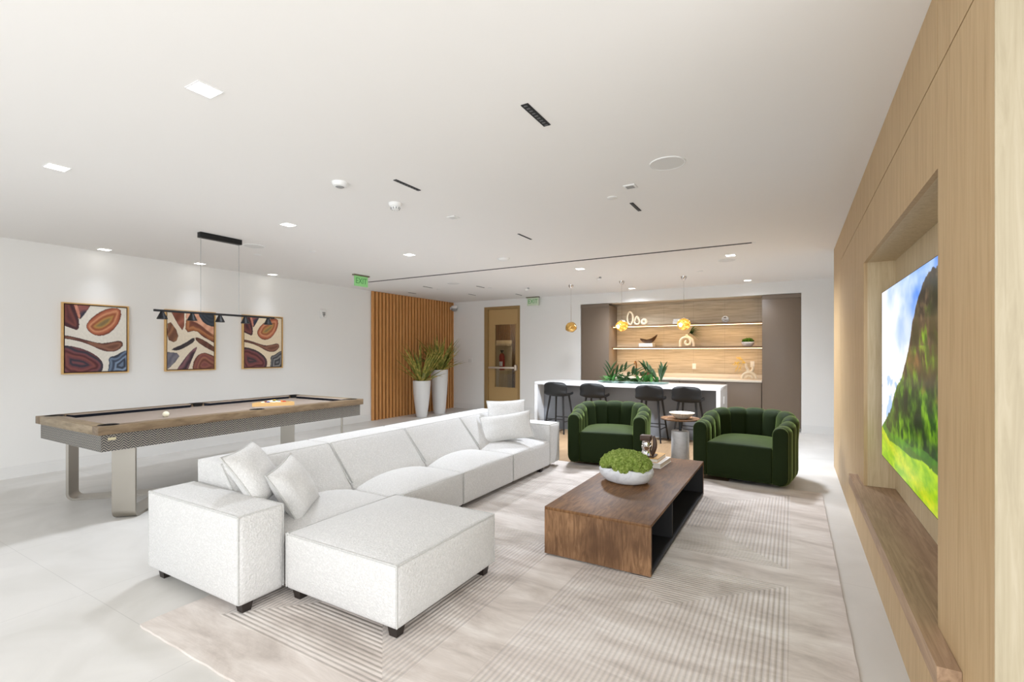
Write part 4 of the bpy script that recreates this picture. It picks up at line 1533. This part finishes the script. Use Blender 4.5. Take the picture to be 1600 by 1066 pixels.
# bent flat-bar legs: down from the apron, round, then in along the floor to a point
for yc, sgn in ((PY0, 1), (PY1, -1)):
    ap_y = yc + sgn * .83
    for sx in (-1, 1):
        x0 = cx_ + sx * .555
        y0 = yc + sgn * .22
        d = Vector((cx_ - x0, ap_y - y0, 0)).normalized()
        ln = (Vector((cx_, ap_y, 0)) - Vector((x0, y0, 0))).length
        sd = Vector((-d.y, d.x, 0))
        hw, tk, rr = .088, .022, .07
        prof = [(0, .62)] + [(0, z) for z in (.4, .2)] + [(rr - rr * math.cos(a), rr - rr * math.sin(a)) for a in np.linspace(0, PI / 2, 8)] + [(ln * .5, 0), (ln - .02, 0)]
        inn = []
        for i, (a, z) in enumerate(prof):
            a0, z0 = prof[max(0, i - 1)]
            a1, z1 = prof[min(len(prof) - 1, i + 1)]
            tx_, tz_ = a1 - a0, z1 - z0
            l = math.hypot(tx_, tz_)
            inn.append((a - tz_ / l * tk, z + tx_ / l * tk))
        b = MB()
        vv = []
        for (a, z), (ia, iz) in zip(prof, inn):
            for sdv in (-hw, hw):
                vv.append(Vector((x0, y0, 0)) + d * a + sd * sdv + Vector((0, 0, z)))
            for sdv in (hw, -hw):
                vv.append(Vector((x0, y0, 0)) + d * ia + sd * sdv + Vector((0, 0, iz)))
        ff = []
        for i in range(len(prof) - 1):
            for j in range(4):
                ff.append((i * 4 + j, i * 4 + (j + 1) % 4, (i + 1) * 4 + (j + 1) % 4, (i + 1) * 4 + j))
        ff += [(3, 2, 1, 0), tuple(len(vv) - 4 + j for j in range(4))]
        b.add(vv, ff)
        part('leg', b, M['nickel'], t)
part('maker_plate', MB().box(PX1 - ai, PX1 - ai + .002, PY0 + .075, PY0 + .13, .70, .722), mat('ivory_plate', (214, 204, 170), .4, .3), t)

zc = PZ - .035
single('cue_ball', MB().sphere((-5.33, 2.39, zc + .029), .029, 20, 12), M['ivory'], 'ivory cue ball alone on the near half of the pool table', 'ball', (-5.33, 2.39, zc))
rcx, rcy, ra = -5.43, 3.60, math.atan2(.27, .193)
bl = .0572
R_ = Matrix.Rotation(ra, 3, 'Z')
def tri(h_):
    # equilateral triangle pointing to +local y
    return [Vector((-h_, -h_ / math.sqrt(3), 0)), Vector((h_, -h_ / math.sqrt(3), 0)), Vector((0, 2 * h_ / math.sqrt(3), 0))]
ro = [R_ @ q for q in tri(.225)]
ri = [R_ @ q for q in tri(.2)]
k = MB()
vv = [(rcx + q.x, rcy + q.y, z) for z in (zc, zc + .045) for q in ro + ri]
ff = []
for i in range(3):
    j = (i + 1) % 3
    ff += [(i, j, 6 + j, 6 + i), (3 + j, 3 + i, 9 + i, 9 + j), (6 + i, 6 + j, 9 + j, 9 + i), (j, i, 3 + i, 3 + j)]
k.add(vv, ff)
single('ball_rack', k, M['rackwood'], 'pale wooden triangle rack on the far half of the pool table', 'ball rack', (rcx, rcy, zc))
cols = [('yellow', (232, 186, 40)), ('blue', (34, 60, 140)), ('red', (176, 32, 34)), ('purple', (78, 44, 110)), ('orange', (222, 108, 32)), ('green', (28, 110, 62)), ('maroon', (104, 28, 32))]
kinds = [(n_, c_, 0) for n_, c_ in cols] + [('black', (18, 18, 20), 0)] + [(n_, c_, 1) for n_, c_ in cols]
order = [0, 9, 5, 13, 7, 3, 6, 10, 12, 4, 11, 1, 14, 8, 2]
mball = {}
idx = 0
for row in range(5):
    for c in range(row + 1):
        nm, cc, st = kinds[order[idx]]
        idx += 1
        q = R_ @ Vector(((c - row / 2) * bl, (2 - row) * bl * .866 + .0, 0))
        px_, py_ = rcx + q.x, rcy + q.y
        if nm not in mball:
            mball[nm] = mat('ball_' + nm, cc, .15)
        b = MB().sphere((px_, py_, zc + .0286), .0284, 16, 12)
        if st:
            b.m = [0 if abs(sum(b.v[i][2] for i in f_) / len(f_) - zc - .0286) < .015 else 1 for f_ in b.f]
        single('pool_ball', b, [mball[nm], M['ivory']] if st else mball[nm], ('white ball with a %s stripe in the wooden triangle rack' if st else 'solid %s ball in the wooden triangle rack') % nm, 'ball', (px_, py_, zc), 'racked pool balls')

# linear lamp over the pool table
lx, z = -5.47, 1.84
t = thing('linear_pendant', 'black linear pendant with five cone shades above the pool table', 'pendant light', (lx, 2.985, H))
part('canopy', MB().bbox(lx - .032, lx + .032, 2.765, 3.215, H - .058, H, .003), M['trim_black'], t)
for y in (2.785, 3.195):
    part('cord', MB().cyl((lx, y, H - .058), (lx, y, z + .01), .0028, n=6), M['grey_plastic'], t)
part('bar', MB().bbox(lx - .011, lx + .011, 2.345, 3.63, z - .011, z + .011, .003), M['trim_black'], t)
for y in (2.42, 2.70, 2.985, 3.27, 3.55):
    part('cone_shade', MB().lathe([(.045, z - .085), (.047, z - .08), (.016, z - .011), (.001, z - .011)], (lx, y), 24), M['trim_black'], t)

# ------------------------------------------------------------------ wall pictures
def inside(poly, x, y):
    c = False
    n = len(poly)
    j = n - 1
    for i in range(n):
        xi, yi = poly[i]
        xj, yj = poly[j]
        if (yi > y) != (yj > y) and x < (xj - xi) * (y - yi) / (yj - yi) + xi:
            c = not c
        j = i
    return c


def smooth_poly(p, it=1):
    for _ in range(it):
        q = []
        for i in range(len(p)):
            a, b = p[i], p[(i + 1) % len(p)]
            q.append((a[0] * .75 + b[0] * .25, a[1] * .75 + b[1] * .25))
            q.append((a[0] * .25 + b[0] * .75, a[1] * .25 + b[1] * .75))
        p = q
    return p


def edge_dist(poly, x, y):
    best = 9
    n = len(poly)
    for i in range(n):
        (ax, ay), (bx2, by2) = poly[i], poly[(i + 1) % n]
        dx, dy = bx2 - ax, by2 - ay
        l2 = dx * dx + dy * dy + 1e-12
        t_ = max(0, min(1, ((x - ax) * dx + (y - ay) * dy) / l2))
        best = min(best, math.hypot(x - ax - dx * t_, y - ay - dy * t_))
    return best


def art_a(tone):
    E = .06
    return [
        ([(-E, -E), (.1, -E), (.17, .12), (.21, .25), (.19, .36), (.1, .33), (-E, .28)], [(96, 52, 52), (66, 38, 44), (120, 66, 60)], 1),
        ([(.1, -E), (.17, -E), (.24, .13), (.21, .22)], [(216, 150, 126), (196, 128, 108)], 0),
        ([(.19, -E), (.42, -E), (.32, .1), (.22, .22), (.22, .1)], [(142, 86, 82), (40, 44, 62), (160, 100, 92)], 0),
        ([(.68, .04), (.86, .03), (.88, .15), (.8, .3), (.65, .42), (.5, .43), (.4, .38), (.35, .3), (.42, .2), (.52, .12)], [(128, 66, 46), (172, 98, 70), (204, 142, 104), (150, 84, 56), (176, 132, 72), (128, 112, 74)], 1),
        ([(-E, .45), (.2, .49), (.4, .54), (.55, .57), (.7, .55), (.85, .52), (.9, .58), (.82, .66), (.7, .69), (.55, .66), (.4, .59), (.2, .53), (-E, .5)], [(96, 60, 52), (140, 96, 76), (112, 74, 58)], 1),
        ([(-E, .62), (.2, .65), (.4, .72), (.54, .82), (.58, .92), (.5, 1 + E), (-E, 1 + E)], [(110, 62, 66), (52, 50, 62) if tone else (58, 52, 54), (120, 70, 74), (84, 44, 46), (130, 74, 68)], 1),
        ([(.71, .79), (.82, .77), (.92, .71), (1 + E, .68), (1 + E, 1 + E), (.68, 1 + E), (.72, .9)], [(50, 56, 70) if tone else (56, 56, 60), (110, 128, 150) if tone else (120, 118, 118), (60, 68, 86) if tone else (66, 66, 70), (134, 154, 178) if tone else (140, 138, 136)], 1)]


def art_b():
    E = .06
    return [
        ([(.07, -E), (.31, -E), (.31, .28), (.2, .16)], [(112, 62, 44), (160, 96, 76), (130, 74, 56)], 0),
        ([(.68, -E), (1 + E, -E), (1 + E, .19), (.88, .18), (.76, .11)], [(44, 50, 58), (60, 66, 74)], 1),
        ([(.5, .03), (.66, -E), (.76, .11), (.9, .2), (1 + E, .2), (1 + E, .38), (.85, .29), (.7, .19), (.55, .14), (.49, .14)], [(222, 168, 138), (206, 148, 118)], 0),
        ([(.5, .14), (.62, .12), (.75, .18), (.9, .3), (1 + E, .37), (1 + E, .52), (.85, .43), (.75, .39), (.65, .31), (.48, .35)], [(104, 58, 48), (150, 92, 56), (176, 118, 76), (120, 70, 52)], 1),
        ([(.04, .2), (.2, .38), (.15, .5), (.02, .45)], [(150, 104, 72), (110, 72, 54)], 0),
        ([(.14, .635), (.35, .56), (.5, .47), (.51, .53), (.38, .6), (.25, .65)], [(50, 44, 48), (66, 56, 56)], 0),
        ([(.66, .47), (.8, .51), (.95, .59), (1 + E, .65), (1 + E, .7), (.85, .62), (.68, .53)], [(90, 54, 44), (110, 70, 56)], 0),
        ([(-E, .74), (.22, .76), (.1, .9), (-E, 1.0)], [(96, 94, 106), (120, 116, 124)], 0),
        ([(.18, 1 + E), (.35, .85), (.48, .72), (.58, .67), (.5, .8), (.38, 1 + E)], [(58, 42, 50), (130, 88, 94)], 0),
        ([(.61, .9), (.68, .8), (.78, .76), (.9, .79), (1 + E, .86), (1 + E, 1 + E), (.62, 1 + E)], [(106, 60, 50), (140, 86, 72), (124, 70, 66), (152, 100, 78)], 1)]


def grow(p, k):
    cx = sum(a for a, _ in p) / len(p)
    cy = sum(b for _, b in p) / len(p)
    return [(cx + (a - cx) * k, cy + (b - cy) * k) for a, b in p]


def canvas_mesh(name, y0, y1, z0, z1, x, shapes, base, root, seed):
    nu, nv = 120, 150
    gk = 1.42 if seed == 2 else 1.13
    shapes = [(grow(smooth_poly(p), gk), c, s) for p, c, s in shapes]
    bb = [(min(a for a, _ in p), max(a for a, _ in p), min(b for _, b in p), max(b for _, b in p)) for p, _, _ in shapes]
    mb = MB().grid(lambda u, v: (x, y0 + (y1 - y0) * u, z1 - (z1 - z0) * v), nu, nv)
    o = part(name, mb, M['picture'], root, smooth=False)
    cols_ = np.ones((nu * nv, 4), np.float32)
    off = Vector((seed * 7.3, 0, 0))
    for j in range(nv):
        for i in range(nu):
            u, v = i / (nu - 1), j / (nv - 1)
            c = base
            k = 1 + .03 * mnoise.noise(Vector((u * 30, v * 30, 0)) + off)
            for (p, cs, s), (a0, a1, b0, b1) in zip(shapes, bb):
                if a0 <= u <= a1 and b0 <= v <= b1 and inside(p, u, v):
                    d_ = edge_dist(p, u, v)
                    if s:
                        q = d_ * 30 + 1.1 * mnoise.noise(Vector((u * 5, v * 5, 2)) + off)
                    else:
                        q = (u + v) * 9 + mnoise.noise(Vector((u * 6, v * 6, 1)) + off)
                    q = max(0, q)
                    a = cs[int(q) % len(cs)]
                    b = cs[(int(q) + 1) % len(cs)]
                    fr = q % 1
                    fr = fr * fr * (3 - 2 * fr)
                    c = tuple(a[m_i] * (1 - fr) + b[m_i] * fr for m_i in range(3))
                    if d_ < .008:
                        c = tuple(x_ * .72 for x_ in c)
                    break
            cols_[j * nu + i, :3] = lin(tuple(min(255, max(0, x_ * k)) for x_ in c))
    at = o.data.color_attributes.new('picture', 'FLOAT_COLOR', 'POINT')
    at.data.foreach_set('color', cols_.ravel())
    return o


for (y0, y1, shp, base, lab, sd) in ((2.29, 2.964, art_a(1), (226, 220, 208), 'framed abstract painting with blue-grey corner, nearest the camera on the left wall', 1),
                                     (3.392, 4.074, art_b(), (226, 212, 190), 'framed abstract painting of cream ribbons, middle of three, behind the linear pendant', 2),
                                     (4.492, 5.19, art_a(0), (228, 210, 180), 'framed abstract painting with grey corner, farthest of three on the left wall', 3)):
    z0, z1 = 1.156, 2.028
    t = thing('framed_painting', lab, 'painting', (XL, (y0 + y1) / 2, z0), group='abstract paintings on the left wall')
    fr = MB()
    ft, fd = .014, .045
    fr.box(XL + .002, XL + fd, y0, y0 + ft, z0, z1).box(XL + .002, XL + fd, y1 - ft, y1, z0, z1).box(XL + .002, XL + fd, y0 + ft, y1 - ft, z0, z0 + ft).box(XL + .002, XL + fd, y0 + ft, y1 - ft, z1 - ft, z1)
    part('frame', fr, M['frame'], t)
    part('reveal', MB().box(XL + .002, XL + .02, y0 + ft, y1 - ft, z0 + ft, z1 - ft), M['frame_dark'], t)
    part('stretcher', MB().box(XL + .02, XL + .0355, y0 + .026, y1 - .026, z0 + .026, z1 - .026), M['frame_dark'], t)
    canvas_mesh('canvas', y0 + .026, y1 - .026, z0 + .026, z1 - .026, XL + .036, shp, base, t, sd)

# ------------------------------------------------------------------ television
TVX, TY_0, TY_1, TZ0, TZ1 = .53, 4.197, 2.26, .703, 1.838
t = thing('television', 'large wall television showing a green mountain and blue sky, in the oak niche', 'television', (TVX + .02, 3.23, TZ0))
part('housing', MB().bbox(TVX + .002, TVX + .03, TY_1, TY_0, TZ0, TZ1, .003), M['black_plastic'], t)
part('wall_mount', MB().box(TVX + .03, .616, 2.9, 3.5, 1.05, 1.5), M['black_plastic'], t)
nu, nv = 300, 180
mb = MB().grid(lambda u, v: (TVX, (TY_0 - .006) + ((TY_1 + .006) - (TY_0 - .006)) * u, TZ0 + .008 + (TZ1 - TZ0 - .014) * v), nu, nv)
mb.f = [tuple(reversed(q)) for q in mb.f]
scr = part('screen', mb, M['screen'], t, smooth=False)
ridge = [(0, .178), (.013, .188), (.093, .243), (.191, .317), (.236, .394), (.289, .452), (.368, .508), (.439, .605), (.473, .665), (.52, .78), (.572, .858), (.639, .927), (.701, .962), (.757, .966), (1, .95)]
field = [(0, .18), (.013, .176), (.155, .13), (.319, .142), (.497, .142), (.639, .172), (.757, .165), (1, .16)]
ru = np.array(ridge)
fu = np.array(field)
cols_ = np.ones((nu * nv, 4), np.float32)


def nz_(x, y, s=0.):
    return mnoise.noise(Vector((x, y, s)))


def fbm(x, y, s=0.):
    return nz_(x, y, s) + .5 * nz_(2 * x, 2 * y, s + 3) + .25 * nz_(4 * x, 4 * y, s + 5) + .12 * nz_(8 * x, 8 * y, s + 9)


def mixc(a, b, k):
    k = max(0, min(1, k))
    return tuple(a[i] + (b[i] - a[i]) * k for i in range(3))


for j in range(nv):
    for i in range(nu):
        u, v = i / (nu - 1), j / (nv - 1)
        hr = np.interp(u, ru[:, 0], ru[:, 1]) + .012 * nz_(u * 40, 0, 1)
        hf = np.interp(u, fu[:, 0], fu[:, 1]) + .004 * nz_(u * 60, 0, 2)
        if v > hr:
            c = mixc((236, 242, 252), (64, 128, 236), (u - .1) * 1.3 + (v - .8) * 1.2 + .35 * fbm(u * 5, v * 3, 4))
            c = mixc(c, (250, 251, 253), .55 + .9 * fbm(u * 4 - v, v * 4 + u, 7) - .5 * (u * 1.5) * (v > .6))
            if v < .5:
                c = mixc(c, (96, 150, 226), .5 * (fbm(u * 9, v * 9, 11) > .15))
        elif v > hf:
            dep = (hr - v)
            n_ = fbm(u * 16 + v * 5, v * 9 - u * 6, 3)
            n2 = fbm(u * 34, v * 20, 8)
            c = mixc((30, 66, 8), (118, 164, 22), .45 + .9 * n_ + .7 * n2)
            rock = .35 * (v - .5) * 6 + .9 * fbm(u * 11, v * 6 + u * 8, 17) - .2 + (.25 if v > .66 else 0)
            c = mixc(c, mixc((22, 18, 18), (86, 70, 52), .45 + 1.5 * n2), rock * 2.6)
            br = 1.5 * (fbm(u * 8, v * 8, 21) + .25) - abs(v - (.62 - .45 * (u - .5))) * 7
            c = mixc(c, (112, 82, 46), br)
            if u > .42 and abs(v - (.155 + .07 * (u - .42))) < .016 * (1 + nz_(u * 20, 5)):
                c = mixc(c, (72, 52, 30), .8)
            sh = fbm(u * 10 + 3, v * 7, 30)
            c = mixc(c, (14, 30, 6), .32 + 1.0 * sh if dep > .03 else .15)
            if hf < v < hf + .05:
                c = mixc(c, (84, 150, 20), .55)
        else:
            c = mixc((120, 172, 8), (172, 204, 14), .5 + fbm(u * 14, v * 22, 40))
            c = mixc(c, (224, 208, 24), .5 * (1 - abs(v - (.14 - .16 * u)) * 18) + .3 * nz_(u * 60, v * 60, 4))
        cols_[j * nu + i, :3] = lin(tuple(max(0, min(255, x_)) for x_ in c))
at = scr.data.color_attributes.new('picture', 'FLOAT_COLOR', 'POINT')
at.data.foreach_set('color', cols_.ravel())

# ------------------------------------------------------------------ ceiling fittings
def spot(name, loc, target, power, angle=1.9, blend=.7, color=(.88, .95, 1.06), radius=.16):
    d = bpy.data.lights.new(name, 'SPOT')
    d.energy = power
    d.spot_size = angle
    d.spot_blend = blend
    d.color = color
    d.shadow_soft_size = radius
    o = bpy.data.objects.new(name, d)
    o.location = loc
    o.rotation_euler = (Vector(target) - Vector(loc)).to_track_quat('-Z', 'Y').to_euler()
    COL.objects.link(o)


gl = 'square recessed downlights'
for x, y, lab, pw in ((-2.485, 1.283, 'square ceiling downlight nearest the camera, above the near end of the sofa', 22),
                      (-4.41, 1.305, 'square ceiling downlight above the near end of the pool table, at the left edge', 14),
                      (-4.385, 3.06, 'square ceiling downlight to the right of the black pendant canopy', 14),
                      (-4.355, 4.80, 'square ceiling downlight near the exit sign above the far sofa end', 14),
                      (-7.42, 2.646, 'square ceiling downlight by the left wall above the nearest painting', 0),
                      (-7.41, 3.76, 'square ceiling downlight by the left wall above the middle painting', 0),
                      (-7.41, 4.887, 'square ceiling downlight by the left wall above the farthest painting', 0),
                      (-2.83, 6.93, 'square ceiling downlight just past the long ceiling slot, left of the round speaker', 38),
                      (-.72, 6.965, 'square ceiling downlight past the right end of the long ceiling slot', 26),
                      (-2.80, 9.58, 'square ceiling downlight near the alcove between the left and middle pendants', 12),
                      (-.707, 9.54, 'square ceiling downlight near the alcove above the right tall cabinet', 3)):
    t = thing('ceiling_light', lab, 'ceiling light', (x, y, H), group=gl)
    e = .055
    fr = MB()
    fr.box(x - e - .006, x - e, y - e - .006, y + e + .006, H - .004, H).box(x + e, x + e + .006, y - e - .006, y + e + .006, H - .004, H)
    fr.box(x - e, x + e, y - e - .006, y - e, H - .004, H).box(x - e, x + e, y + e, y + e + .006, H - .004, H)
    part('trim_ring', fr, M['white_plastic'], t)
    part('diffuser', MB().box(x - e, x + e, y - e, y + e, H - .003, H), M['glow'], t)
    if pw:
        spot('downlight', (x, y, H - .02), (x, y, 0), pw * LW['dnear' if y < 2 else ('dmid' if y < 6 else 'dfar')], 2.75, 1.0)
    else:
        spot('wall_washer', (x, y, H - .02), (x - .06, y, 0), 15 * LW['wash'], 1.35, .9)

gs = 'black slot diffusers'
for x, y, ln, w_, lab in ((-1.203, 2.325, .27, .042, 'black slot air diffuser nearest the camera, in the middle of the ceiling'),
                          (-2.56, 2.80, .275, .03, 'black slot air diffuser between the two white ceiling detectors'),
                          (-2.573, 4.70, .3, .022, 'thin black slot air diffuser above the dome detector near the long slot'),
                          (-1.203, 4.23, .27, .03, 'black slot air diffuser beside the small square ceiling plate'),
                          (-6.21, 7.37, .27, .02, 'small dark slot diffuser in the far ceiling, above the slat wall middle'),
                          (-7.115, 7.93, .25, .016, 'faint slot diffuser in the far ceiling, closest to the slat wall'),
                          (-5.29, 7.85, .27, .02, 'small dark slot diffuser in the far ceiling, right of the flat disc'),
                          (-6.165, 8.82, .27, .016, 'faint slot diffuser in the far ceiling, above the ceiling camera corner'),
                          (-5.27, 9.34, .27, .02, 'small dark slot diffuser in the far ceiling by the door exit sign')):
    t = thing('slot_diffuser', lab, 'air vent', (x, y, H), group=gs)
    part('slot_frame', MB().box(x - w_ / 2, x + w_ / 2, y - ln / 2, y + ln / 2, H - .004, H), M['slot'], t)
    vn = MB()
    for i in range(9):
        yy = y - ln / 2 + ln * (i + .5) / 9
        vn.box(x - w_ * .22, x + w_ * .22, yy - .006, yy + .006, H - .006, H - .004)
    part('vane', vn, M['slot_vane'], t)
t = thing('linear_slot', 'long dark linear slot crossing the ceiling from the exit sign to the oak wall', 'air vent', (-3.55, 6.29, H))
part('slot_frame', MB().box(-6.69, -.42, 6.266, 6.312, H - .004, H), M['slot_vane'], t)
part('end_cap', MB().box(-.42, -.38, 6.266, 6.312, H - .004, H), M['white_plastic'], t)
part('slot_gap', MB().box(-6.68, -.43, 6.274, 6.304, H - .0055, H - .004), M['slot'], t)


def disc(name, x, y, r, d, lab, cat, material='white_plastic', group=None, prof=None):
    pr = prof or [(.001, H - d), (r * .9, H - d), (r, H - d * .6), (r, H)]
    return single(name, MB().lathe(pr, (x, y), 36), M[material], lab, cat, (x, y, H), group)


t = thing('ceiling_speaker', 'large round white ceiling speaker toward the oak wall', 'speaker', (-.739, 3.36, H), group='round ceiling speakers')
part('rim', MB().lathe([(.118, H), (.118, H - .006), (.113, H - .008), (.109, H - .006), (.109, H)], (-.739, 3.36), 48), M['white_plastic'], t)
part('grille', MB().lathe([(.109, H), (.109, H - .006), (.001, H - .006)], (-.739, 3.36), 48), M['speaker'], t)
for x, y, lab in ((-5.618, 3.47, 'round white ceiling speaker just beyond the black pendant canopy'), (-5.46, 7.21, 'round ceiling speaker in the far ceiling above the floor planters'), (-.80, 7.30, 'round ceiling speaker beside the downlight past the right end of the long slot')):
    t = thing('ceiling_speaker', lab, 'speaker', (x, y, H), group='round ceiling speakers')
    part('rim', MB().lathe([(.118, H), (.118, H - .006), (.113, H - .008), (.109, H - .006), (.109, H)], (x, y), 48), M['white_plastic'], t)
    part('grille', MB().lathe([(.109, H), (.109, H - .006), (.001, H - .006)], (x, y), 48), M['speaker'], t)
disc('dome_detector', -3.42, 5.64, .085, .035, 'low white dome detector just before the long ceiling slot', 'detector', prof=[(.001, H - .038), (.04, H - .036), (.068, H - .026), (.074, H - .012), (.085, H - .010), (.085, H)])
gsp = 'concealed sprinkler covers'
for x, y, lab in ((-1.298, 3.88, 'small round white sprinkler cover left of the square ceiling plate'), (-5.284, 4.03, 'small round sprinkler cover left of the long slot, above the right-hand painting'),
                  (-6.08, 3.80, 'small round sprinkler cover just past the ceiling speaker over the pool table'), (-6.22, 7.72, 'small round sprinkler cover above the slat wall'),
                  (-5.22, 8.08, 'small round sprinkler cover right of the far slot diffusers'), (-1.276, 8.10, 'small round sprinkler cover above the right amber pendant')):
    disc('sprinkler_cover', x, y, .042, .006, lab, 'sprinkler cover', group=gsp)
for x, y, lab, kind in ((-2.962, 2.50, 'white occupancy sensor on the ceiling, nearer one left of the slot diffuser', 0), (-2.964, 3.09, 'white smoke detector with a slotted nose, just beyond the slot diffuser', 1)):
    t = thing('ceiling_detector', lab, 'detector', (x, y, H))
    if kind == 0:
        part('base', MB().lathe([(.035, H - .034), (.05, H - .028), (.06, H - .006), (.06, H)], (x, y), 32), M['white_plastic'], t)
        part('lens', MB().lathe([(.001, H - .038), (.024, H - .038), (.034, H - .033)], (x, y), 24), M['grey_plastic'], t)
    else:
        part('base', MB().lathe([(.04, H - .03), (.05, H - .026), (.058, H - .008), (.058, H)], (x, y), 32), M['white_plastic'], t)
        part('nose', MB().lathe([(.001, H - .058), (.026, H - .056), (.038, H - .046), (.04, H - .03)], (x, y), 32), M['white_plastic'], t)
        sl = MB()
        for i in range(10):
            a = 2 * PI * i / 10
            sl.cyl((x + .034 * math.cos(a), y + .034 * math.sin(a), H - .053), (x + .041 * math.cos(a), y + .041 * math.sin(a), H - .038), .0045, n=6)
        part('vent_slot', sl, M['grey_plastic'], t)
for x, y, lab in ((-1.09, 3.685, 'small white square plate on the ceiling beside the slot diffuser'), (-2.79, 3.68, 'faint white square plate on the ceiling beyond the smoke detector')):
    t = thing('ceiling_plate', lab, 'ceiling plate', (x, y, H))
    part('plate', MB().bbox(x - .045, x + .045, y - .045, y + .045, H - .008, H, .002), M['white_plastic'], t)
    part('grille', MB().box(x - .03, x + .03, y - .03, y + .03, H - .009, H - .008), M['grey_plastic'] if x > -2 else M['speaker'], t)
for x, y, lab in ((-2.86, 7.85, 'small white ceiling sensor between the left and middle pendants'), (-4.57, 8.45, 'small white ceiling sensor above the door exit sign')):
    t = thing('ceiling_sensor', lab, 'sensor', (x, y, H))
    part('stem', MB().cyl((x + .02, y, H - .025), (x + .02, y, H), .02, n=16), M['grey_plastic'], t)
    part('head', MB().sphere((x - .01, y, H - .035), .028, 14, 8, 1.3, 1, .8), M['white_plastic'], t)

# security camera at the end of the slat wall
cx2, cy2 = XL + .16, 9.88
t = thing('security_camera', 'white dome security camera at the top far end of the slat wall', 'camera', (cx2, cy2, H - .2))
part('bracket', MB().box(XL + .05, cx2 + .05, cy2 - .03, cy2 + .03, H - .19, H - .13), M['white_plastic'], t)
part('housing', MB().lathe([(.001, H - .1), (.07, H - .1), (.08, H - .13), (.08, H - .17)], (cx2, cy2), 28), M['white_plastic'], t)
part('dome_lens', MB().lathe([(.078, H - .17), (.066, H - .21), (.035, H - .235), (.001, H - .24)], (cx2, cy2), 28), M['grey_plastic'], t)

# fire alarm plate and switches
t = thing('alarm_strobe', 'white fire alarm strobe on the left wall right of the paintings', 'alarm', (XL, 6.03, 2.08))
part('plate', MB().bbox(XL, XL + .035, 5.97, 6.09, 2.06, 2.22, .006), M['white_plastic'], t)
part('strobe_lens', MB().bbox(XL + .035, XL + .05, 6.005, 6.055, 2.11, 2.15, .006).box(XL + .035, XL + .04, 6.02, 6.04, 2.085, 2.11).box(XL + .035, XL + .04, 6.0, 6.06, 2.155, 2.175), M['grey_plastic'], t)
t = thing('switch_plate', 'white double switch plate on the back wall left of the bronze door', 'switch', (-7.04, YB, 1.22))
part('plate', MB().bbox(-7.10, -6.98, YB - .007, YB, 1.165, 1.285, .003), M['white_plastic'], t)
for x in (-7.067, -7.013):
    part('rocker', MB().bbox(x - .016, x + .016, YB - .012, YB - .007, 1.19, 1.26, .002), M['speaker'], t)


# exit signs
def text_mesh(body, size, depth):
    cu = bpy.data.curves.new('letters', 'FONT')
    cu.body = body
    cu.size = size
    cu.extrude = depth
    cu.align_x = 'CENTER'
    cu.align_y = 'CENTER'
    ob = bpy.data.objects.new('letters', cu)
    COL.objects.link(ob)
    dg = bpy.context.evaluated_depsgraph_get()
    me = ob.evaluated_get(dg).to_mesh()
    mb = MB()
    mb.add([tuple(v.co) for v in me.vertices], [tuple(p.vertices) for p in me.polygons])
    ob.evaluated_get(dg).to_mesh_clear()
    bpy.data.objects.remove(ob)
    bpy.data.curves.remove(cu)
    return mb


def exit_sign(x, y, ang, w_, hh, label, panel):
    t = thing('exit_sign', label, 'sign', (x, y, H), ang, group='green exit signs')
    part('canopy', MB().bbox(-w_ / 2 - .02, w_ / 2 + .02, -.03, .03, -.02, 0, .004), M['exit_body'], t, world=False)
    part('panel', MB().bbox(-w_ / 2, w_ / 2, -.005, .005, -.02 - hh, -.02, .003), M[panel], t, world=False)
    for sgn in (1, -1):
        L_ = text_mesh('EXIT', hh * .78, .002)
        xs = [v[0] for v in L_.v]
        k = w_ * .8 / (max(xs) - min(xs))
        if sgn > 0:
            L_.v = [(a * k, -.0065 + c, b - .02 - hh * .5) for a, b, c in L_.v]
        else:
            L_.v = [(-a * k, .0065 + c, b - .02 - hh * .5) for a, b, c in L_.v]
        part('letters', L_, M['exit_letter'], t, world=False, smooth=False)


exit_sign(-6.2, 5.665, PI / 2, .29, .17, 'green EXIT sign hanging from the ceiling above the far end of the pool table', 'exit_panel')
exit_sign(-5.2, 9.88, 0, .30, .18, 'green EXIT sign hanging from the ceiling beside the bronze door', 'exit_panel_clear')
